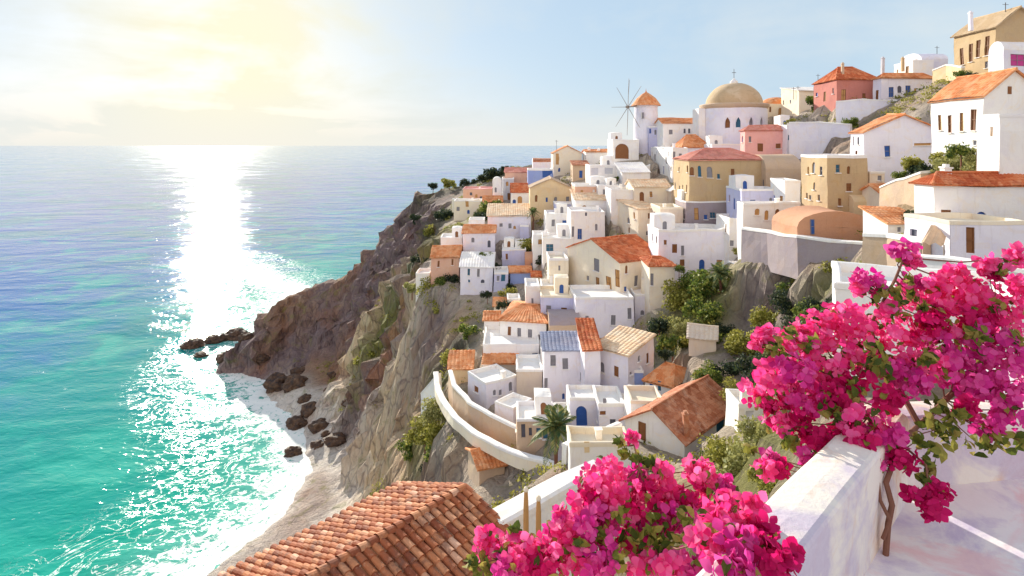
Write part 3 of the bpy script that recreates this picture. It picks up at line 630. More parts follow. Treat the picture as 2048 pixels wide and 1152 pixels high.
# --- walls
W_ = wallrun
W_('road_wall','long curved white parapet wall sweeping down around the lower village above the slope',[(872,745,94),(874,770,90),(886,800,84),(912,835,77),(950,866,72),(1000,892,68),(1060,914,65),(1110,930,63),(1150,938,62)],.7,1.4,'C',cap=.2)
W_('inner_wall','tall curved tan retaining wall with white coping inside the road',[(900,742,88),(908,770,83),(940,805,77),(985,832,73),(1040,856,70)],.5,4.5,'T',cap=.2)
W_('retaining_wall','mauve retaining wall topped white below the arcade house and terracotta house',[(1488,456,82),(1540,464,77),(1600,474,70),(1660,482,67),(1728,488,64)],.8,5,'M',cap=.2)
W_('terrace_wall','tan terrace wall with orange tile scraps beside the porch building',[(1730,470,52),(1780,472,50),(1850,486,46)],.6,3.2,'T',cap=.25)
W_('terrace_wall','low white wall running under the porch building towards the right edge',[(1800,512,40),(1900,522,37),(2060,545,33)],.6,2.5,'W',cap=.2)
W_('garden_wall','cream garden wall right of the tall pale roofed house',[(1256,772,68),(1300,785,66),(1346,802,63)],.4,4,'C')
W_('retaining_wall','lavender retaining wall under the brick red house and blue windowed villa',[(1672,204,112),(1720,200,110),(1790,202,108),(1850,205,104)],.7,5,'L')
W_('retaining_wall','blue grey retaining wall with a dark blue arch below the crest shrubs',[(1580,246,116),(1640,244,112),(1702,250,107)],.7,7,'L')
W_('retaining_wall','rounded buff retaining wall left of the ribbed red roof house',[(1768,375,69),(1800,360,66),(1850,345,62)],1.0,7,'T')
W_('garden_wall','yellow garden wall on the slope below the ochre mansion',[(1866,140,104),(1895,130,101),(1925,135,97)],.5,3,'Y')
W_('garden_wall','white wall with stepped top on the cliff shoulder left of the pink flat house',[(905,398,182),(925,402,180),(960,398,178)],.5,4,'C')
W_('garden_wall','white lane wall climbing beside the brown arch house',[(1180,372,142),(1210,360,145),(1250,350,146),(1300,330,146)],.6,4,'W')
W_('terrace_wall','white scalloped parapet in front of the mauve shaded house',[(1322,462,100),(1370,466,99),(1420,464,98),(1456,455,97)],.5,1.5,'W')
W_('steps_wall','white triangular buttress wall at the hairpin bend of the road',[(846,786,100),(862,768,98),(878,748,96)],.8,3.5,'W')
W_('garden_wall','white stone yard wall sloping in front of the farmhouse gable',[(1130,892,52),(1180,872,55),(1240,846,60)],.5,3,'W')
# near white wall with two little posts
W_('near_wall','near white parapet with rough plaster left of the lower bougainvillea',[(985,1045,21),(1060,1005,22),(1130,968,23),(1200,938,24)],.8,4.5,'W',cap=.2)
for px, yt, yb, lb in ((1052, 982, 1050, 'taller ochre post with a pale tip on the near white parapet'), (1077, 1000, 1048, 'shorter thin ochre post on the near white parapet')):
    t = at(px, yt, 19.5); bb = at(px, yb, 19.5); rt = root('post', bb, lb, 'post', 'posts on the near parapet')
    b = MB(); b.tube([bb-Vector((0,0,1.5)), bb.lerp(t, .5), t], [.10, .085, .06], 8); part(b, 'shaft', 'ochre', rt)
    b = MB(); b.lathe(t, [(.0, .16), (.06, .12), (.09, .03), (.05, -.04), (0, -.05)][::-1], 8); part(b, 'finial', 'C', rt)
# ------------------------------------------------------------------ terrain
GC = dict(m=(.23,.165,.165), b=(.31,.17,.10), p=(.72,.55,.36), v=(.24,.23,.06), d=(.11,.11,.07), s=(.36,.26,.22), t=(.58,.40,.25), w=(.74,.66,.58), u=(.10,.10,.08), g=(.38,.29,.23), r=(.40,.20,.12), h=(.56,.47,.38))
CP = []
def q(px, py, Y, t): CP.append((at(px, py, Y), t))
def qw(x, y, z, t): CP.append((Vector((x, y, z)), t))
# sea level line, and the sea bed outside it
shore = [(-200,420),(-120,330),(-104,262),(-101,228),(-95,211),(-86,206),(-74,203),(-80,194),(-70,182),(-60,171),(-55,160),(-50,150),(-50,140),(-50,130),(-54,120),(-58,111),(-63,90),(-66,60),(-68,20),(-70,-40)]
SH = [Vector((a, b, 0)) for a, b in shore]
for i, p in enumerate(SH):
    CP.append((p+Vector((0,0,-.25)), 'w' if i > 5 else 'm'))
for (x, y) in [(-260,420),(-150,300),(-122,240),(-112,206),(-98,196),(-94,184),(-78,172),(-70,160),(-64,150),(-62,138),(-64,122),(-74,104),(-80,80),(-84,40),(-90,-40)]: qw(x, y, -7, 's')
# headland
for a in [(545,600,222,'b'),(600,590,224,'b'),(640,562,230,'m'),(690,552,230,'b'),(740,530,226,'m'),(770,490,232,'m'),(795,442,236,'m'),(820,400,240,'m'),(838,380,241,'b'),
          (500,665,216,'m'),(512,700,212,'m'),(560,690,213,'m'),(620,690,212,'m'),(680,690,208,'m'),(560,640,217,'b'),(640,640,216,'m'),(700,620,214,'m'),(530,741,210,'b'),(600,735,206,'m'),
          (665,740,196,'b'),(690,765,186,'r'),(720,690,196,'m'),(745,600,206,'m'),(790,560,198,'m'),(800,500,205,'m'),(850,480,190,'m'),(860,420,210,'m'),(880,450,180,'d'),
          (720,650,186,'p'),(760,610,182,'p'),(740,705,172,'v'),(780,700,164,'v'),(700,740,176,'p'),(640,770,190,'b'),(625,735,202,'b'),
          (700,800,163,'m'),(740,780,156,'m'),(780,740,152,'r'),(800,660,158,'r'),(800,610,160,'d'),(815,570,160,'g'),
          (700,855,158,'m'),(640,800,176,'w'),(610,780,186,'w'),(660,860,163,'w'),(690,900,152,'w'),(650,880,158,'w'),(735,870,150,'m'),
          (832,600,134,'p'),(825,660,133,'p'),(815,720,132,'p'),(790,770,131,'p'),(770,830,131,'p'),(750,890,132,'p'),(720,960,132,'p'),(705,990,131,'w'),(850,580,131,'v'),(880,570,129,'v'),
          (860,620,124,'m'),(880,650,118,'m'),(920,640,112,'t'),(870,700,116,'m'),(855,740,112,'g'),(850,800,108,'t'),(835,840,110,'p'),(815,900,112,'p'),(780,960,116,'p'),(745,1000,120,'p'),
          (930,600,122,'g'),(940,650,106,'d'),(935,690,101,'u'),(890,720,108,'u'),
          (870,755,93,'p'),(900,800,86,'v'),(880,830,89,'v'),(850,870,95,'v'),(830,900,99,'v'),(900,860,85,'v'),(930,880,80,'v'),(960,900,77,'t'),(1000,920,73,'g'),(1060,940,69,'g'),(1120,960,64,'t'),
          (820,960,99,'t'),(770,1010,106,'t'),(720,1020,112,'d'),(690,1040,116,'w'),(860,960,90,'t'),(920,960,80,'g'),(980,980,72,'g'),(1040,990,66,'g'),(1100,1000,60,'g'),(900,1040,74,'g'),(980,1060,60,'g'),
          (800,1060,90,'d'),(700,1080,104,'d'),
          # beach
          (650,1000,131,'s'),(600,1080,117,'s'),(545,1120,112,'s'),(640,960,140,'s'),(660,940,145,'w'),(690,950,140,'w'),(670,1000,133,'w'),(640,1060,121,'w'),(560,1150,107,'s'),(500,1140,111.5,'s'),(590,1030,128,'s'),(640,950,143,'s'),
          # far shoulder with scrub
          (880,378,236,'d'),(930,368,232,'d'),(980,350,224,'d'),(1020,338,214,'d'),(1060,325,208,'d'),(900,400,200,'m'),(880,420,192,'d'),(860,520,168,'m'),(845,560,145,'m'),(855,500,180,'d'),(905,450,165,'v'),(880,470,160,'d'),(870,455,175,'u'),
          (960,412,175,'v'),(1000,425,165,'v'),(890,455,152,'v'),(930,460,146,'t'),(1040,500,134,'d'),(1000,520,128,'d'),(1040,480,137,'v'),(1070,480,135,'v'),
          (1100,318,205,'h'),(1180,318,184,'h'),(1240,318,172,'h'),(1300,305,168,'h'),
          (1000,600,112,'v'),(1030,590,108,'v'),(1000,690,84,'h'),(1040,600,104,'t'),
          # road
          (890,765,91,'h'),(900,800,84.5,'h'),(920,832,79,'h'),(960,862,74,'h'),(1010,886,70,'h'),(1060,905,67,'h'),(1110,922,64,'h'),(1150,930,62,'h'),
          # crest
          (1450,285,162,'h'),(1600,215,152,'h'),(1680,200,136,'h'),(1780,175,130,'h'),(1860,150,128,'g'),(1900,140,125,'g'),(1990,100,122,'g'),(2060,90,120,'g'),
          (1600,260,128,'h'),(1660,300,108,'g'),(1700,330,95,'g'),(1890,160,100,'g'),(1830,230,90,'h'),(1900,300,66,'v'),(1850,330,69,'v'),(1960,310,60,'v'),(1830,360,70,'v'),(1950,340,57,'h'),(1800,430,63,'t'),(1840,470,56,'v'),(1780,470,60,'t'),
          # green trees and ravine
          (1480,500,92,'g'),(1460,530,90,'m'),(1350,560,96,'v'),(1440,560,86,'v'),(1500,560,84,'g'),(1360,640,86,'v'),(1440,640,77,'v'),(1500,640,77,'m'),(1540,600,82,'m'),(1560,540,84,'m'),(1620,540,78,'m'),(1680,510,74,'m'),(1720,500,70,'v'),
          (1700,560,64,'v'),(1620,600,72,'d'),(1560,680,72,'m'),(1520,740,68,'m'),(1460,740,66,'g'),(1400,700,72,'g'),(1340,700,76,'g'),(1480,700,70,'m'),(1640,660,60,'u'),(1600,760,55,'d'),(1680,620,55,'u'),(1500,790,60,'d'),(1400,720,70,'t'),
          (1560,850,50,'v'),(1480,900,47,'v'),(1480,960,42,'v'),(1400,940,47,'t'),(1300,960,46,'t'),(1560,960,36,'v'),(1620,900,34,'v'),(1540,1000,30,'v'),(1400,1010,34,'v'),(1700,700,42,'d'),(1700,760,34,'v'),
          (1240,960,46,'h'),(1200,960,48,'h'),(1150,980,50,'t')]: q(*a)
# behind the crest the land falls back to the sea
for a in [(-70,262,-2),(-45,262,14),(-36,262,30),(-10,262,42),(10,245,52),(22,228,52),(40,205,55),(65,190,60),(80,185,66),(105,165,78),(135,158,84),(170,150,88),(220,140,92),
          (-60,290,-6),(-20,300,10),(30,280,18),(80,250,25),(140,230,35),(200,210,45),(260,200,50),(-60,340,-8),(40,360,-8),(140,340,-8),(260,320,-8),(300,240,20)]: qw(*a, 'g')
# right beyond the frame and the near slope
for a in [(135,120,104,'g'),(170,110,112,'g'),(110,90,98,'g'),(150,70,108,'g'),(70,52,82,'h'),(95,50,90,'h'),(60,38,76,'h'),(90,30,84,'h'),(60,20,72,'h'),(120,10,92,'g'),(30,22,62,'h'),(44,32,71,'h'),(26,15,60,'h'),(120,-40,92,'g'),(40,-40,78,'h'),
          (14,12,57,'v'),(8,8,60,'v'),(6,14,56,'v'),(0,10,60,'t'),(-6,12,58,'t'),(-12,20,52,'t'),(-20,30,42,'g'),(-8,34,48,'g'),(4,30,52,'g'),(10,26,56,'v'),(10,36,52,'v'),(-30,20,34,'g'),(-40,40,22,'g'),(-45,20,14,'g'),(-30,60,26,'d'),(-42,70,12,'d'),(-52,60,4,'s'),(-52,20,5,'s'),(-50,90,4,'s'),
          (-20,50,38,'g'),(-5,50,46,'g'),(5,44,48,'g'),(0,-5,72,'h'),(-20,-20,50,'g'),(-52,-40,5,'s'),(30,10,64,'h'),(300,-60,95,'g'),(300,100,110,'g'),(180,60,118,'g')]: qw(*a)
for p in TPTS: CP.append((p, 'h'))
X0, X1, Y0, Y1, ST = -150., 200., -20., 350., 0.95
nx, ny = int((X1-X0)/ST)+1, int((Y1-Y0)/ST)+1
pts2 = [Vector((p.x+random.uniform(-.01,.01), p.y+random.uniform(-.01,.01))) for p, t in CP]
vo, eo, fo, vi, ei, fi = geometry.delaunay_2d_cdt(pts2, [], [], 0, 1e-4)
Zg = np.full((ny, nx), -8.0); Cg = np.zeros((ny, nx, 3))+.3
src = [v[0] if v else 0 for v in vi]
for f in fo:
    tri = [vo[i] for i in f]; idx = [src[i] for i in f]
    zz = [CP[i][0].z for i in idx]; cc = np.array([GC[CP[i][1]] for i in idx])
    xs_ = [v.x for v in tri]; ys_ = [v.y for v in tri]
    i0 = max(0, math.ceil((min(xs_)-X0)/ST)); i1 = min(nx-1, int((max(xs_)-X0)/ST)); j0 = max(0, math.ceil((min(ys_)-Y0)/ST)); j1 = min(ny-1, int((max(ys_)-Y0)/ST))
    if i1 < i0 or j1 < j0: continue
    gx, gy = np.meshgrid(X0+ST*np.arange(i0, i1+1), Y0+ST*np.arange(j0, j1+1))
    det = (ys_[1]-ys_[2])*(xs_[0]-xs_[2])+(xs_[2]-xs_[1])*(ys_[0]-ys_[2])
    if abs(det) < 1e-9: continue
    l0 = ((ys_[1]-ys_[2])*(gx-xs_[2])+(xs_[2]-xs_[1])*(gy-ys_[2]))/det; l1 = ((ys_[2]-ys_[0])*(gx-xs_[2])+(xs_[0]-xs_[2])*(gy-ys_[2]))/det; l2 = 1-l0-l1
    m_ = (l0 > -1e-6) & (l1 > -1e-6) & (l2 > -1e-6)
    Zg[j0:j1+1, i0:i1+1][m_] = (l0*zz[0]+l1*zz[1]+l2*zz[2])[m_]
    Cg[j0:j1+1, i0:i1+1][m_] = (l0[..., None]*cc[0]+l1[..., None]*cc[1]+l2[..., None]*cc[2])[m_]
def blur(a, n):
    for _ in range(n):
        p = np.pad(a, [(1,1),(1,1)]+[(0,0)]*(a.ndim-2), 'edge')
        a = (p[1:-1,1:-1]*2+p[:-2,1:-1]+p[2:,1:-1]+p[1:-1,:-2]+p[1:-1,2:])/6
    return a
Zs = blur(Zg, 5); Cs = blur(Cg, 4)
for (A_, B_, u1, u2, w_, d_, z0_) in FOOT:
    xs_ = [p.x for p in (A_, B_, A_+u2*d_, B_+u2*d_)]; ys_ = [p.y for p in (A_, B_, A_+u2*d_, B_+u2*d_)]
    for j in range(max(0, int((min(ys_)-3-Y0)/ST)), min(ny-1, int((max(ys_)+2-Y0)/ST)+1)):
        for i in range(max(0, int((min(xs_)-2-X0)/ST)), min(nx-1, int((max(xs_)+2-X0)/ST)+1)):
            v_ = Vector((X0+i*ST, Y0+j*ST, 0))-Vector((A_.x, A_.y, 0)); a_ = v_.dot(u1); b_ = v_.dot(u2)
            if -.8 < a_ < w_+.8 and -1.8 < b_ < d_+.2: Zs[j, i] = min(Zs[j, i], z0_-.15)
gyv, gxv = np.gradient(Zs, ST); slope = blur(np.sqrt(gxv**2+gyv**2), 2)
def ground_z(x, y):
    fx = (x-X0)/ST; fy = (y-Y0)/ST; i = int(max(0, min(nx-2, fx))); j = int(max(0, min(ny-2, fy))); a = fx-i; b = fy-j
    return float(Zs[j,i]*(1-a)*(1-b)+Zs[j,i+1]*a*(1-b)+Zs[j+1,i]*(1-a)*b+Zs[j+1,i+1]*a*b)
hpts = np.array([(p.x, p.y) for p in TPTS])
vs = []
for j in range(ny):
    y = Y0+j*ST
    for i in range(nx):
        x = X0+i*ST; z = float(Zs[j, i]); s = min(1.6, float(slope[j, i]))
        if z < -5: vs.append((x, y, z)); continue
        nf = min(1, abs(hpts[:, 0]-x).__add__(abs(hpts[:, 1]-y)).min()/5); amp = .10+.14*nf+nf*(1.9 if y > 135 else .9)*max(0, s-(.4 if y > 135 else .6))
        if s < .6 and z > 30: amp = .18
        if z < 4: amp = min(amp, .35+.6*max(0, s-.3))
        p = Vector((x, y, z))
        n1 = noise.noise_vector(p*.11); n2 = noise.noise_vector(p*.33+Vector((9,3,1))); rg = 1-abs(noise.noise(p*Vector((.16,.16,.05))))*2
        rg2 = 1-abs(noise.noise(Vector((x*.4, y*.4, z*.12))))*2
        if s > .55 and nf > .3:
            pz = Vector((x*.17, y*.17, z*.12))+n1*.25; f_ = noise.voronoi(pz)[0]; g_ = noise.voronoi(p*.45+n2*.3)[0]
            blk = ((f_[1]-f_[0])*2.6-.6)*amp+((g_[1]-g_[0])*1.1-.25)*amp
            st_ = z*.42+n1.x*1.2; blk += (abs(st_-math.floor(st_)-.5)*2-.5)*amp*.35
        else: blk = 0
        rg += blk/max(amp, .01)*.9
        d = n1*amp*1.3+n2*amp*.9+Vector((-float(gxv[j,i]), -float(gyv[j,i]), 1)).normalized()*(rg*amp*.9+rg2*amp*.5-amp*.5)
        vs.append((x+d.x, y+d.y, z+d.z*.8))
fs = [(j*nx+i, j*nx+i+1, (j+1)*nx+i+1, (j+1)*nx+i) for j in range(ny-1) for i in range(nx-1) if max(Zs[j,i], Zs[j+1,i+1]) > -7.9]
me = bpy.data.meshes.new('terrain'); me.from_pydata(vs, [], fs)
ca = me.color_attributes.new('ground', 'FLOAT_COLOR', 'POINT')
flatc = np.ones((ny*nx, 4), dtype=np.float32); flatc[:, :3] = Cs.reshape(-1, 3); ca.data.foreach_set('color', flatc.ravel())
me.update(); ter = bpy.data.objects.new('hillside', me); COL.objects.link(ter); tag(ter, kind='structure')
def mr_(nt, v, a, z, lo=0, hi=1):
    n = nd(nt, 'ShaderNodeMapRange'); n.inputs[1].default_value = a; n.inputs[2].default_value = z; n.inputs[3].default_value = lo; n.inputs[4].default_value = hi; nt.links.new(v, n.inputs[0]); return n.outputs[0]
m, nt, b = nodes('rock_and_earth', .95); p = geo_pos(nt)
at_ = nd(nt, 'ShaderNodeVertexColor'); at_.layer_name = 'ground'
mp = nd(nt, 'ShaderNodeMapping'); mp.inputs['Scale'].default_value = (1, 1, .32); nt.links.new(p, mp.inputs[0]); pv = mp.outputs[0]
f1 = noise_fac(nt, pv, .16, 8, .68, 1.0); f2 = noise_fac(nt, pv, .5, 8, .7, .8); f3 = noise_fac(nt, p, .09, 5, .6); f4 = noise_fac(nt, p, .23, 7, .7, .5)
def mask(f, a, z, k=1.0):
    r_ = ramp(nt, [(a, 0), (z, k)]); nt.links.new(f, r_.inputs[0]); return r_.outputs[0]
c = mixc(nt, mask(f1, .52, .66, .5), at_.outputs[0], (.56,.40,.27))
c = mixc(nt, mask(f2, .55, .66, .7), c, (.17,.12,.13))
inv = nd(nt, 'ShaderNodeMath', operation='SUBTRACT'); inv.inputs[0].default_value = 1; nt.links.new(f2, inv.inputs[1])
c = mixc(nt, mask(inv.outputs[0], .60, .68, .45), c, (.76,.62,.45))
c = mixc(nt, mask(f3, .56, .66, .5), c, (.34,.14,.06))
c = mixc(nt, mask(f4, .55, .64, .7), c, (.22,.21,.05))
inv4 = nd(nt, 'ShaderNodeMath', operation='SUBTRACT'); inv4.inputs[0].default_value = 1; nt.links.new(f4, inv4.inputs[1])
c = mixc(nt, mask(inv4.outputs[0], .58, .68, .2), c, (.30,.28,.38))
c = mixc(nt, .3, c, at_.outputs[0]); c = mixc(nt, .5, c, noise_fac(nt, pv, 1.6, 10, .8), 'OVERLAY')
nt.links.new(c, b.inputs['Base Color'])
vr = nd(nt, 'ShaderNodeTexVoronoi', Scale=.45); vr.feature = 'DISTANCE_TO_EDGE'; nv = nd(nt, 'ShaderNodeTexNoise', Scale=.6, Detail=5.); nt.links.new(pv, nv.inputs['Vector'])
ad = nt.nodes.new('ShaderNodeMix'); ad.data_type = 'RGBA'; ad.blend_type = 'ADD'; ad.inputs[0].default_value = 1; nt.links.new(pv, ad.inputs[6]); nt.links.new(nv.outputs['Color'], ad.inputs[7]); nt.links.new(ad.outputs[2], vr.inputs['Vector'])
crk = mask(vr.outputs['Distance'], .0, .10)
nz = nt.nodes.new('ShaderNodeSeparateXYZ'); nt.links.new(nt.nodes.new('ShaderNodeNewGeometry').outputs['True Normal'], nz.inputs[0])
steep = mr_(nt, nz.outputs[2], .82, .6); ck = nt.nodes.new('ShaderNodeMath'); ck.operation = 'SUBTRACT'; ck.inputs[0].default_value = 1; nt.links.new(mask(vr.outputs['Distance'], .0, .07), ck.inputs[1])
ck2 = nt.nodes.new('ShaderNodeMath'); ck2.operation = 'MULTIPLY'; nt.links.new(ck.outputs[0], ck2.inputs[0]); nt.links.new(steep, ck2.inputs[1]); ck3 = nt.nodes.new('ShaderNodeMath'); ck3.operation = 'MULTIPLY'; nt.links.new(ck2.outputs[0], ck3.inputs[0]); ck3.inputs[1].default_value = .5
c = mixc(nt, ck3.outputs[0], c, (.10,.07,.09)); nt.links.new(c, b.inputs['Base Color'])
hh_ = nt.nodes.new('ShaderNodeMath'); hh_.operation = 'MULTIPLY_ADD'; nt.links.new(crk, hh_.inputs[0]); hh_.inputs[1].default_value = .16; nt.links.new(noise_fac(nt, pv, .7, 12, .76, .6), hh_.inputs[2])
bump(nt, b, hh_.outputs[0], 1.0, 1.3)
me.materials.append(m)
# ------------------------------------------------------------------ sea
ux_ = np.unique(np.concatenate([np.arange(-150, 40, 3.0), -150-np.geomspace(3, 60000, 22), 40+np.geomspace(3, 60000, 22)]))
uy_ = np.unique(np.concatenate([np.arange(60, 330, 3.0), 60-np.geomspace(3, 400, 12), 330+np.geomspace(4, 65000, 30)]))
def shore_d(x, y):
    best = 1e9; pt = Vector((x, y, 0))
    for a, b_ in zip(SH, SH[1:]):
        d = b_-a; t = max(0, min(1, (pt-a).dot(d)/d.dot(d))); best = min(best, (pt-a-d*t).length)
    return best
sv = [(float(x), float(y), 0) for y in uy_ for x in ux_]
sf = [(j*len(ux_)+i, j*len(ux_)+i+1, (j+1)*len(ux_)+i+1, (j+1)*len(ux_)+i) for j in range(len(uy_)-1) for i in range(len(ux_)-1)]
me = bpy.data.meshes.new('sea'); me.from_pydata(sv, [], sf)
da = me.attributes.new('shore', 'FLOAT', 'POINT'); da.data.foreach_set('value', [min(200, shore_d(v[0], v[1])) for v in sv])
sea = bpy.data.objects.new('sea', me); COL.objects.link(sea); tag(sea, kind='structure')
m, nt, b = nodes('sea_water', .10); p = geo_pos(nt)
b.inputs['IOR'].default_value = 1.333
sx = nt.nodes.new('ShaderNodeSeparateXYZ'); nt.links.new(p, sx.inputs[0])
def mr(v, a, z, lo=0, hi=1):
    n = nd(nt, 'ShaderNodeMapRange'); n.inputs[1].default_value = a; n.inputs[2].default_value = z; n.inputs[3].default_value = lo; n.inputs[4].default_value = hi
    nt.links.new(v, n.inputs[0]); return n.outputs[0]
def mth(op, a, b_):
    n = nt.nodes.new('ShaderNodeMath'); n.operation = op
    for i, v in enumerate((a, b_)):
        if isinstance(v, (int, float)): n.inputs[i].default_value = v
        else: nt.links.new(v, n.inputs[i])
    return n.outputs[0]
sd = nd(nt, 'ShaderNodeAttribute'); sd.attribute_name = 'shore'; sd = sd.outputs['Fac']
big = noise_fac(nt, p, .012, 4, .55, .4); med = noise_fac(nt, p, .035, 6, .62, .8)
# distance from the near bay outward, blue drifting in from the left
lg = mth('LOGARITHM', mth('MAXIMUM', sx.outputs[1], 20.), 10.)
slant = mth('ADD', lg, mth('MULTIPLY', mth('DIVIDE', sx.outputs[0], mth('MAXIMUM', sx.outputs[1], 60.)), -.55))
slant = mth('ADD', slant, mth('MULTIPLY', mth('SUBTRACT', med, .5), .55))
r_ = ramp(nt, [(0, (.01,.46,.28)), (.22, (.002,.34,.25)), (.38, (.004,.27,.27)), (.50, (.02,.14,.38)), (.70, (.09,.14,.42)), (1, (.15,.26,.48))])
nt.links.new(mr(slant, 2.1, 3.8), r_.inputs[0]); c = r_.outputs[0]
c = mixc(nt, mask(big, .5, .62, .6), c, (.002,.20,.19)); 
c = mixc(nt, mask(mth('SUBTRACT', 1.0, med), .52, .64, .55), c, (.03,.42,.34))
c = mixc(nt, mr(sd, 24, 3, 0, .75), c, (.20,.52,.44))
fo_ = noise_fac(nt, p, .30, 9, .68, 1.6); ln = noise_fac(nt, p, .13, 5, .6, 2.2)
# broken foam: strong at the water's edge, thinning outward
edge = mth('SUBTRACT', mth('ADD', fo_, mr(sd, 0, 22, .20, -.12)), .56)
lines = mth('SUBTRACT', .016, mth('ABSOLUTE', mth('SUBTRACT', ln, .5), 0)); lines = mth('MULTIPLY', lines, mr(sd, 8, 40, 1, 0))
foam = mth('MAXIMUM', mr(edge, 0, .03), mr(lines, 0, .008))
c = mixc(nt, foam, c, (.86,.88,.84))
nt.links.new(c, b.inputs['Base Color'])
wp = noise_fac(nt, p, .008, 12, .74, .4); wpr = mask(wp, .42, .60)
nt.links.new(mth('MAXIMUM', mth('MULTIPLY', foam, .9), mth('MULTIPLY', mth('ADD', mth('MULTIPLY', wpr, 1.0), .35), mr(sx.outputs[1], 200, 2500, .06, .12))), b.inputs['Roughness'])
mp = nd(nt, 'ShaderNodeMapping'); mp.inputs['Scale'].default_value = (.75, 1.25, 1); mp.inputs['Rotation'].default_value = (0, 0, R(22)); nt.links.new(p, mp.inputs[0])
w1 = noise_fac(nt, mp.outputs[0], .42, 1.5, .5, 1.0); w2 = noise_fac(nt, mp.outputs[0], .09, 3, .5, .4)
nt.links.new(mr(sx.outputs[1], 150, 1200, .30, .11), b.inputs['Specular IOR Level'])
hgt = mth('ADD', mth('MULTIPLY', w1, 1.0), mth('ADD', mth('MULTIPLY', w2, 3.2), mth('MULTIPLY', noise_fac(nt, mp.outputs[0], .022, 3, .5, .6), 12.0)))
bn = nd(nt, 'ShaderNodeBump', Strength=1.0, Distance=SEA_BUMP); nt.links.new(hgt, bn.inputs['Height']); nt.links.new(bn.outputs['Normal'], b.inputs['Normal'])
me.materials.append(m)
# ------------------------------------------------------------------ light and sky
SUN_AZ, SUN_EL = R(-27), R(17)     # azimuth from +Y towards -X
sd_ = Vector((math.sin(SUN_AZ)*math.cos(SUN_EL), math.cos(SUN_AZ)*math.cos(SUN_EL), math.sin(SUN_EL)))
L = bpy.data.lights.new('sun', 'SUN'); L.energy = 5.0; L.angle = R(.5); L.color = (1, .93, .80)
lo = bpy.data.objects.new('sun', L); COL.objects.link(lo); lo.rotation_euler = (-sd_).to_track_quat('-Z', 'Y').to_euler(); lo.location = (0, 0, 200)
w = bpy.data.worlds.new('World'); S.world = w; w.use_nodes = True; nt = w.node_tree
bg = nt.nodes['Background']; bg.inputs[1].default_value = .13
sky = nt.nodes.new('ShaderNodeTexSky'); sky.sky_type = 'NISHITA'; sky.sun_disc = False; sky.sun_elevation = SUN_EL; sky.sun_rotation = SUN_AZ
sky.altitude = 50; sky.air_density = 1.0; sky.dust_density = .8; sky.ozone_density = 1.4
tc = nt.nodes.new('ShaderNodeTexCoord'); v = tc.outputs['Generated']
sxw = nt.nodes.new('ShaderNodeSeparateXYZ'); nt.links.new(v, sxw.inputs[0])
# thin high cloud: flat layer coordinates, so wisps stretch towards the horizon
mz = mth('MAXIMUM', sxw.outputs[2], .0); den = mth('ADD', mz, .16)
cv = nt.nodes.new('ShaderNodeCombineXYZ'); nt.links.new(mth('DIVIDE', sxw.outputs[0], den), cv.inputs[0]); nt.links.new(mth('DIVIDE', sxw.outputs[1], den), cv.inputs[1]); cv.inputs[2].default_value = 3.1
n1 = noise_fac(nt, cv.outputs[0], .85, 6, .58, .5); n2 = noise_fac(nt, v, 4.0, 5, .6, .4)
dt = nt.nodes.new('ShaderNodeVectorMath'); dt.operation = 'DOT_PRODUCT'; nt.links.new(v, dt.inputs[0])
g = Vector((-.46, 1, .17)).normalized(); dt.inputs[1].default_value = g
near = mth('POWER', mr(dt.outputs['Value'], .88, 1.0, 0, 1), 4.0)
r_ = ramp(nt, [(.47, 0), (.66, 1)]); nt.links.new(mth('ADD', mth('MULTIPLY', n1, .55), mth('MULTIPLY', n2, .45)), r_.inputs[0])
lowh = mr(sxw.outputs[2], .0, .085, .85, 0)
cf = mth('MINIMUM', mth('ADD', mth('MULTIPLY', r_.outputs[0], .7), mth('ADD', lowh, mth('MULTIPLY', near, mth('ADD', .45, mth('MULTIPLY', r_.outputs[0], .5))))), .96)
back = mr(sxw.outputs[1], .2, -.5, 0, 1)  # unseen bright sky behind the camera, added as fill light
warm = mixc(nt, near, (3.5,3.9,4.1), (5.0,4.7,3.5))
warm = mixc(nt, mth('MULTIPLY', lowh, .8), warm, (4.4,4.3,3.9))
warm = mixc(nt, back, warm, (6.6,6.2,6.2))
sk2 = mixc(nt, mr(dt.outputs['Value'], .0, .6, 0, .9), mixc(nt, 1.0, sky.outputs[0], SKYTINT, 'MULTIPLY'), (2.3,3.1,3.9))
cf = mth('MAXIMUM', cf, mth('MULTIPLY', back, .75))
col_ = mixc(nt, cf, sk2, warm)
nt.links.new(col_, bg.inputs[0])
S.view_settings.view_transform = 'Standard'; S.view_settings.look = 'None'; S.view_settings.gamma = 1; S.view_settings.exposure = EXPO
# ------------------------------------------------------------------ foliage materials
def leafmat(name, cols, trans=.35, rough=.6):
    m = bpy.data.materials.new(name); m.use_nodes = True; nt = m.node_tree; b = nt.nodes['Principled BSDF']; b.inputs['Roughness'].default_value = rough
    b.inputs['Specular IOR Level'].default_value = .2
    g = nt.nodes.new('ShaderNodeNewGeometry')
    r = ramp(nt, [(i/(len(cols)-1), c) for i, c in enumerate(cols)]); nt.links.new(g.outputs['Random Per Island'], r.inputs[0])
    oi = nt.nodes.new('ShaderNodeObjectInfo')
    c = r.outputs[0]
    f = noise_fac(nt, g.outputs['Position'], 14 if trans > .4 else 1.2, 4, .6)
    c = mixc(nt, .35, c, f, 'OVERLAY')
    nt.links.new(c, b.inputs['Base Color'])
    t = nt.nodes.new('ShaderNodeBsdfTranslucent'); nt.links.new(c, t.inputs[0])
    mx = nt.nodes.new('ShaderNodeMixShader'); mx.inputs[0].default_value = trans
    nt.links.new(b.outputs[0], mx.inputs[1]); nt.links.new(t.outputs[0], mx.inputs[2]); nt.links.new(mx.outputs[0], nt.nodes['Material Output'].inputs[0]); return m
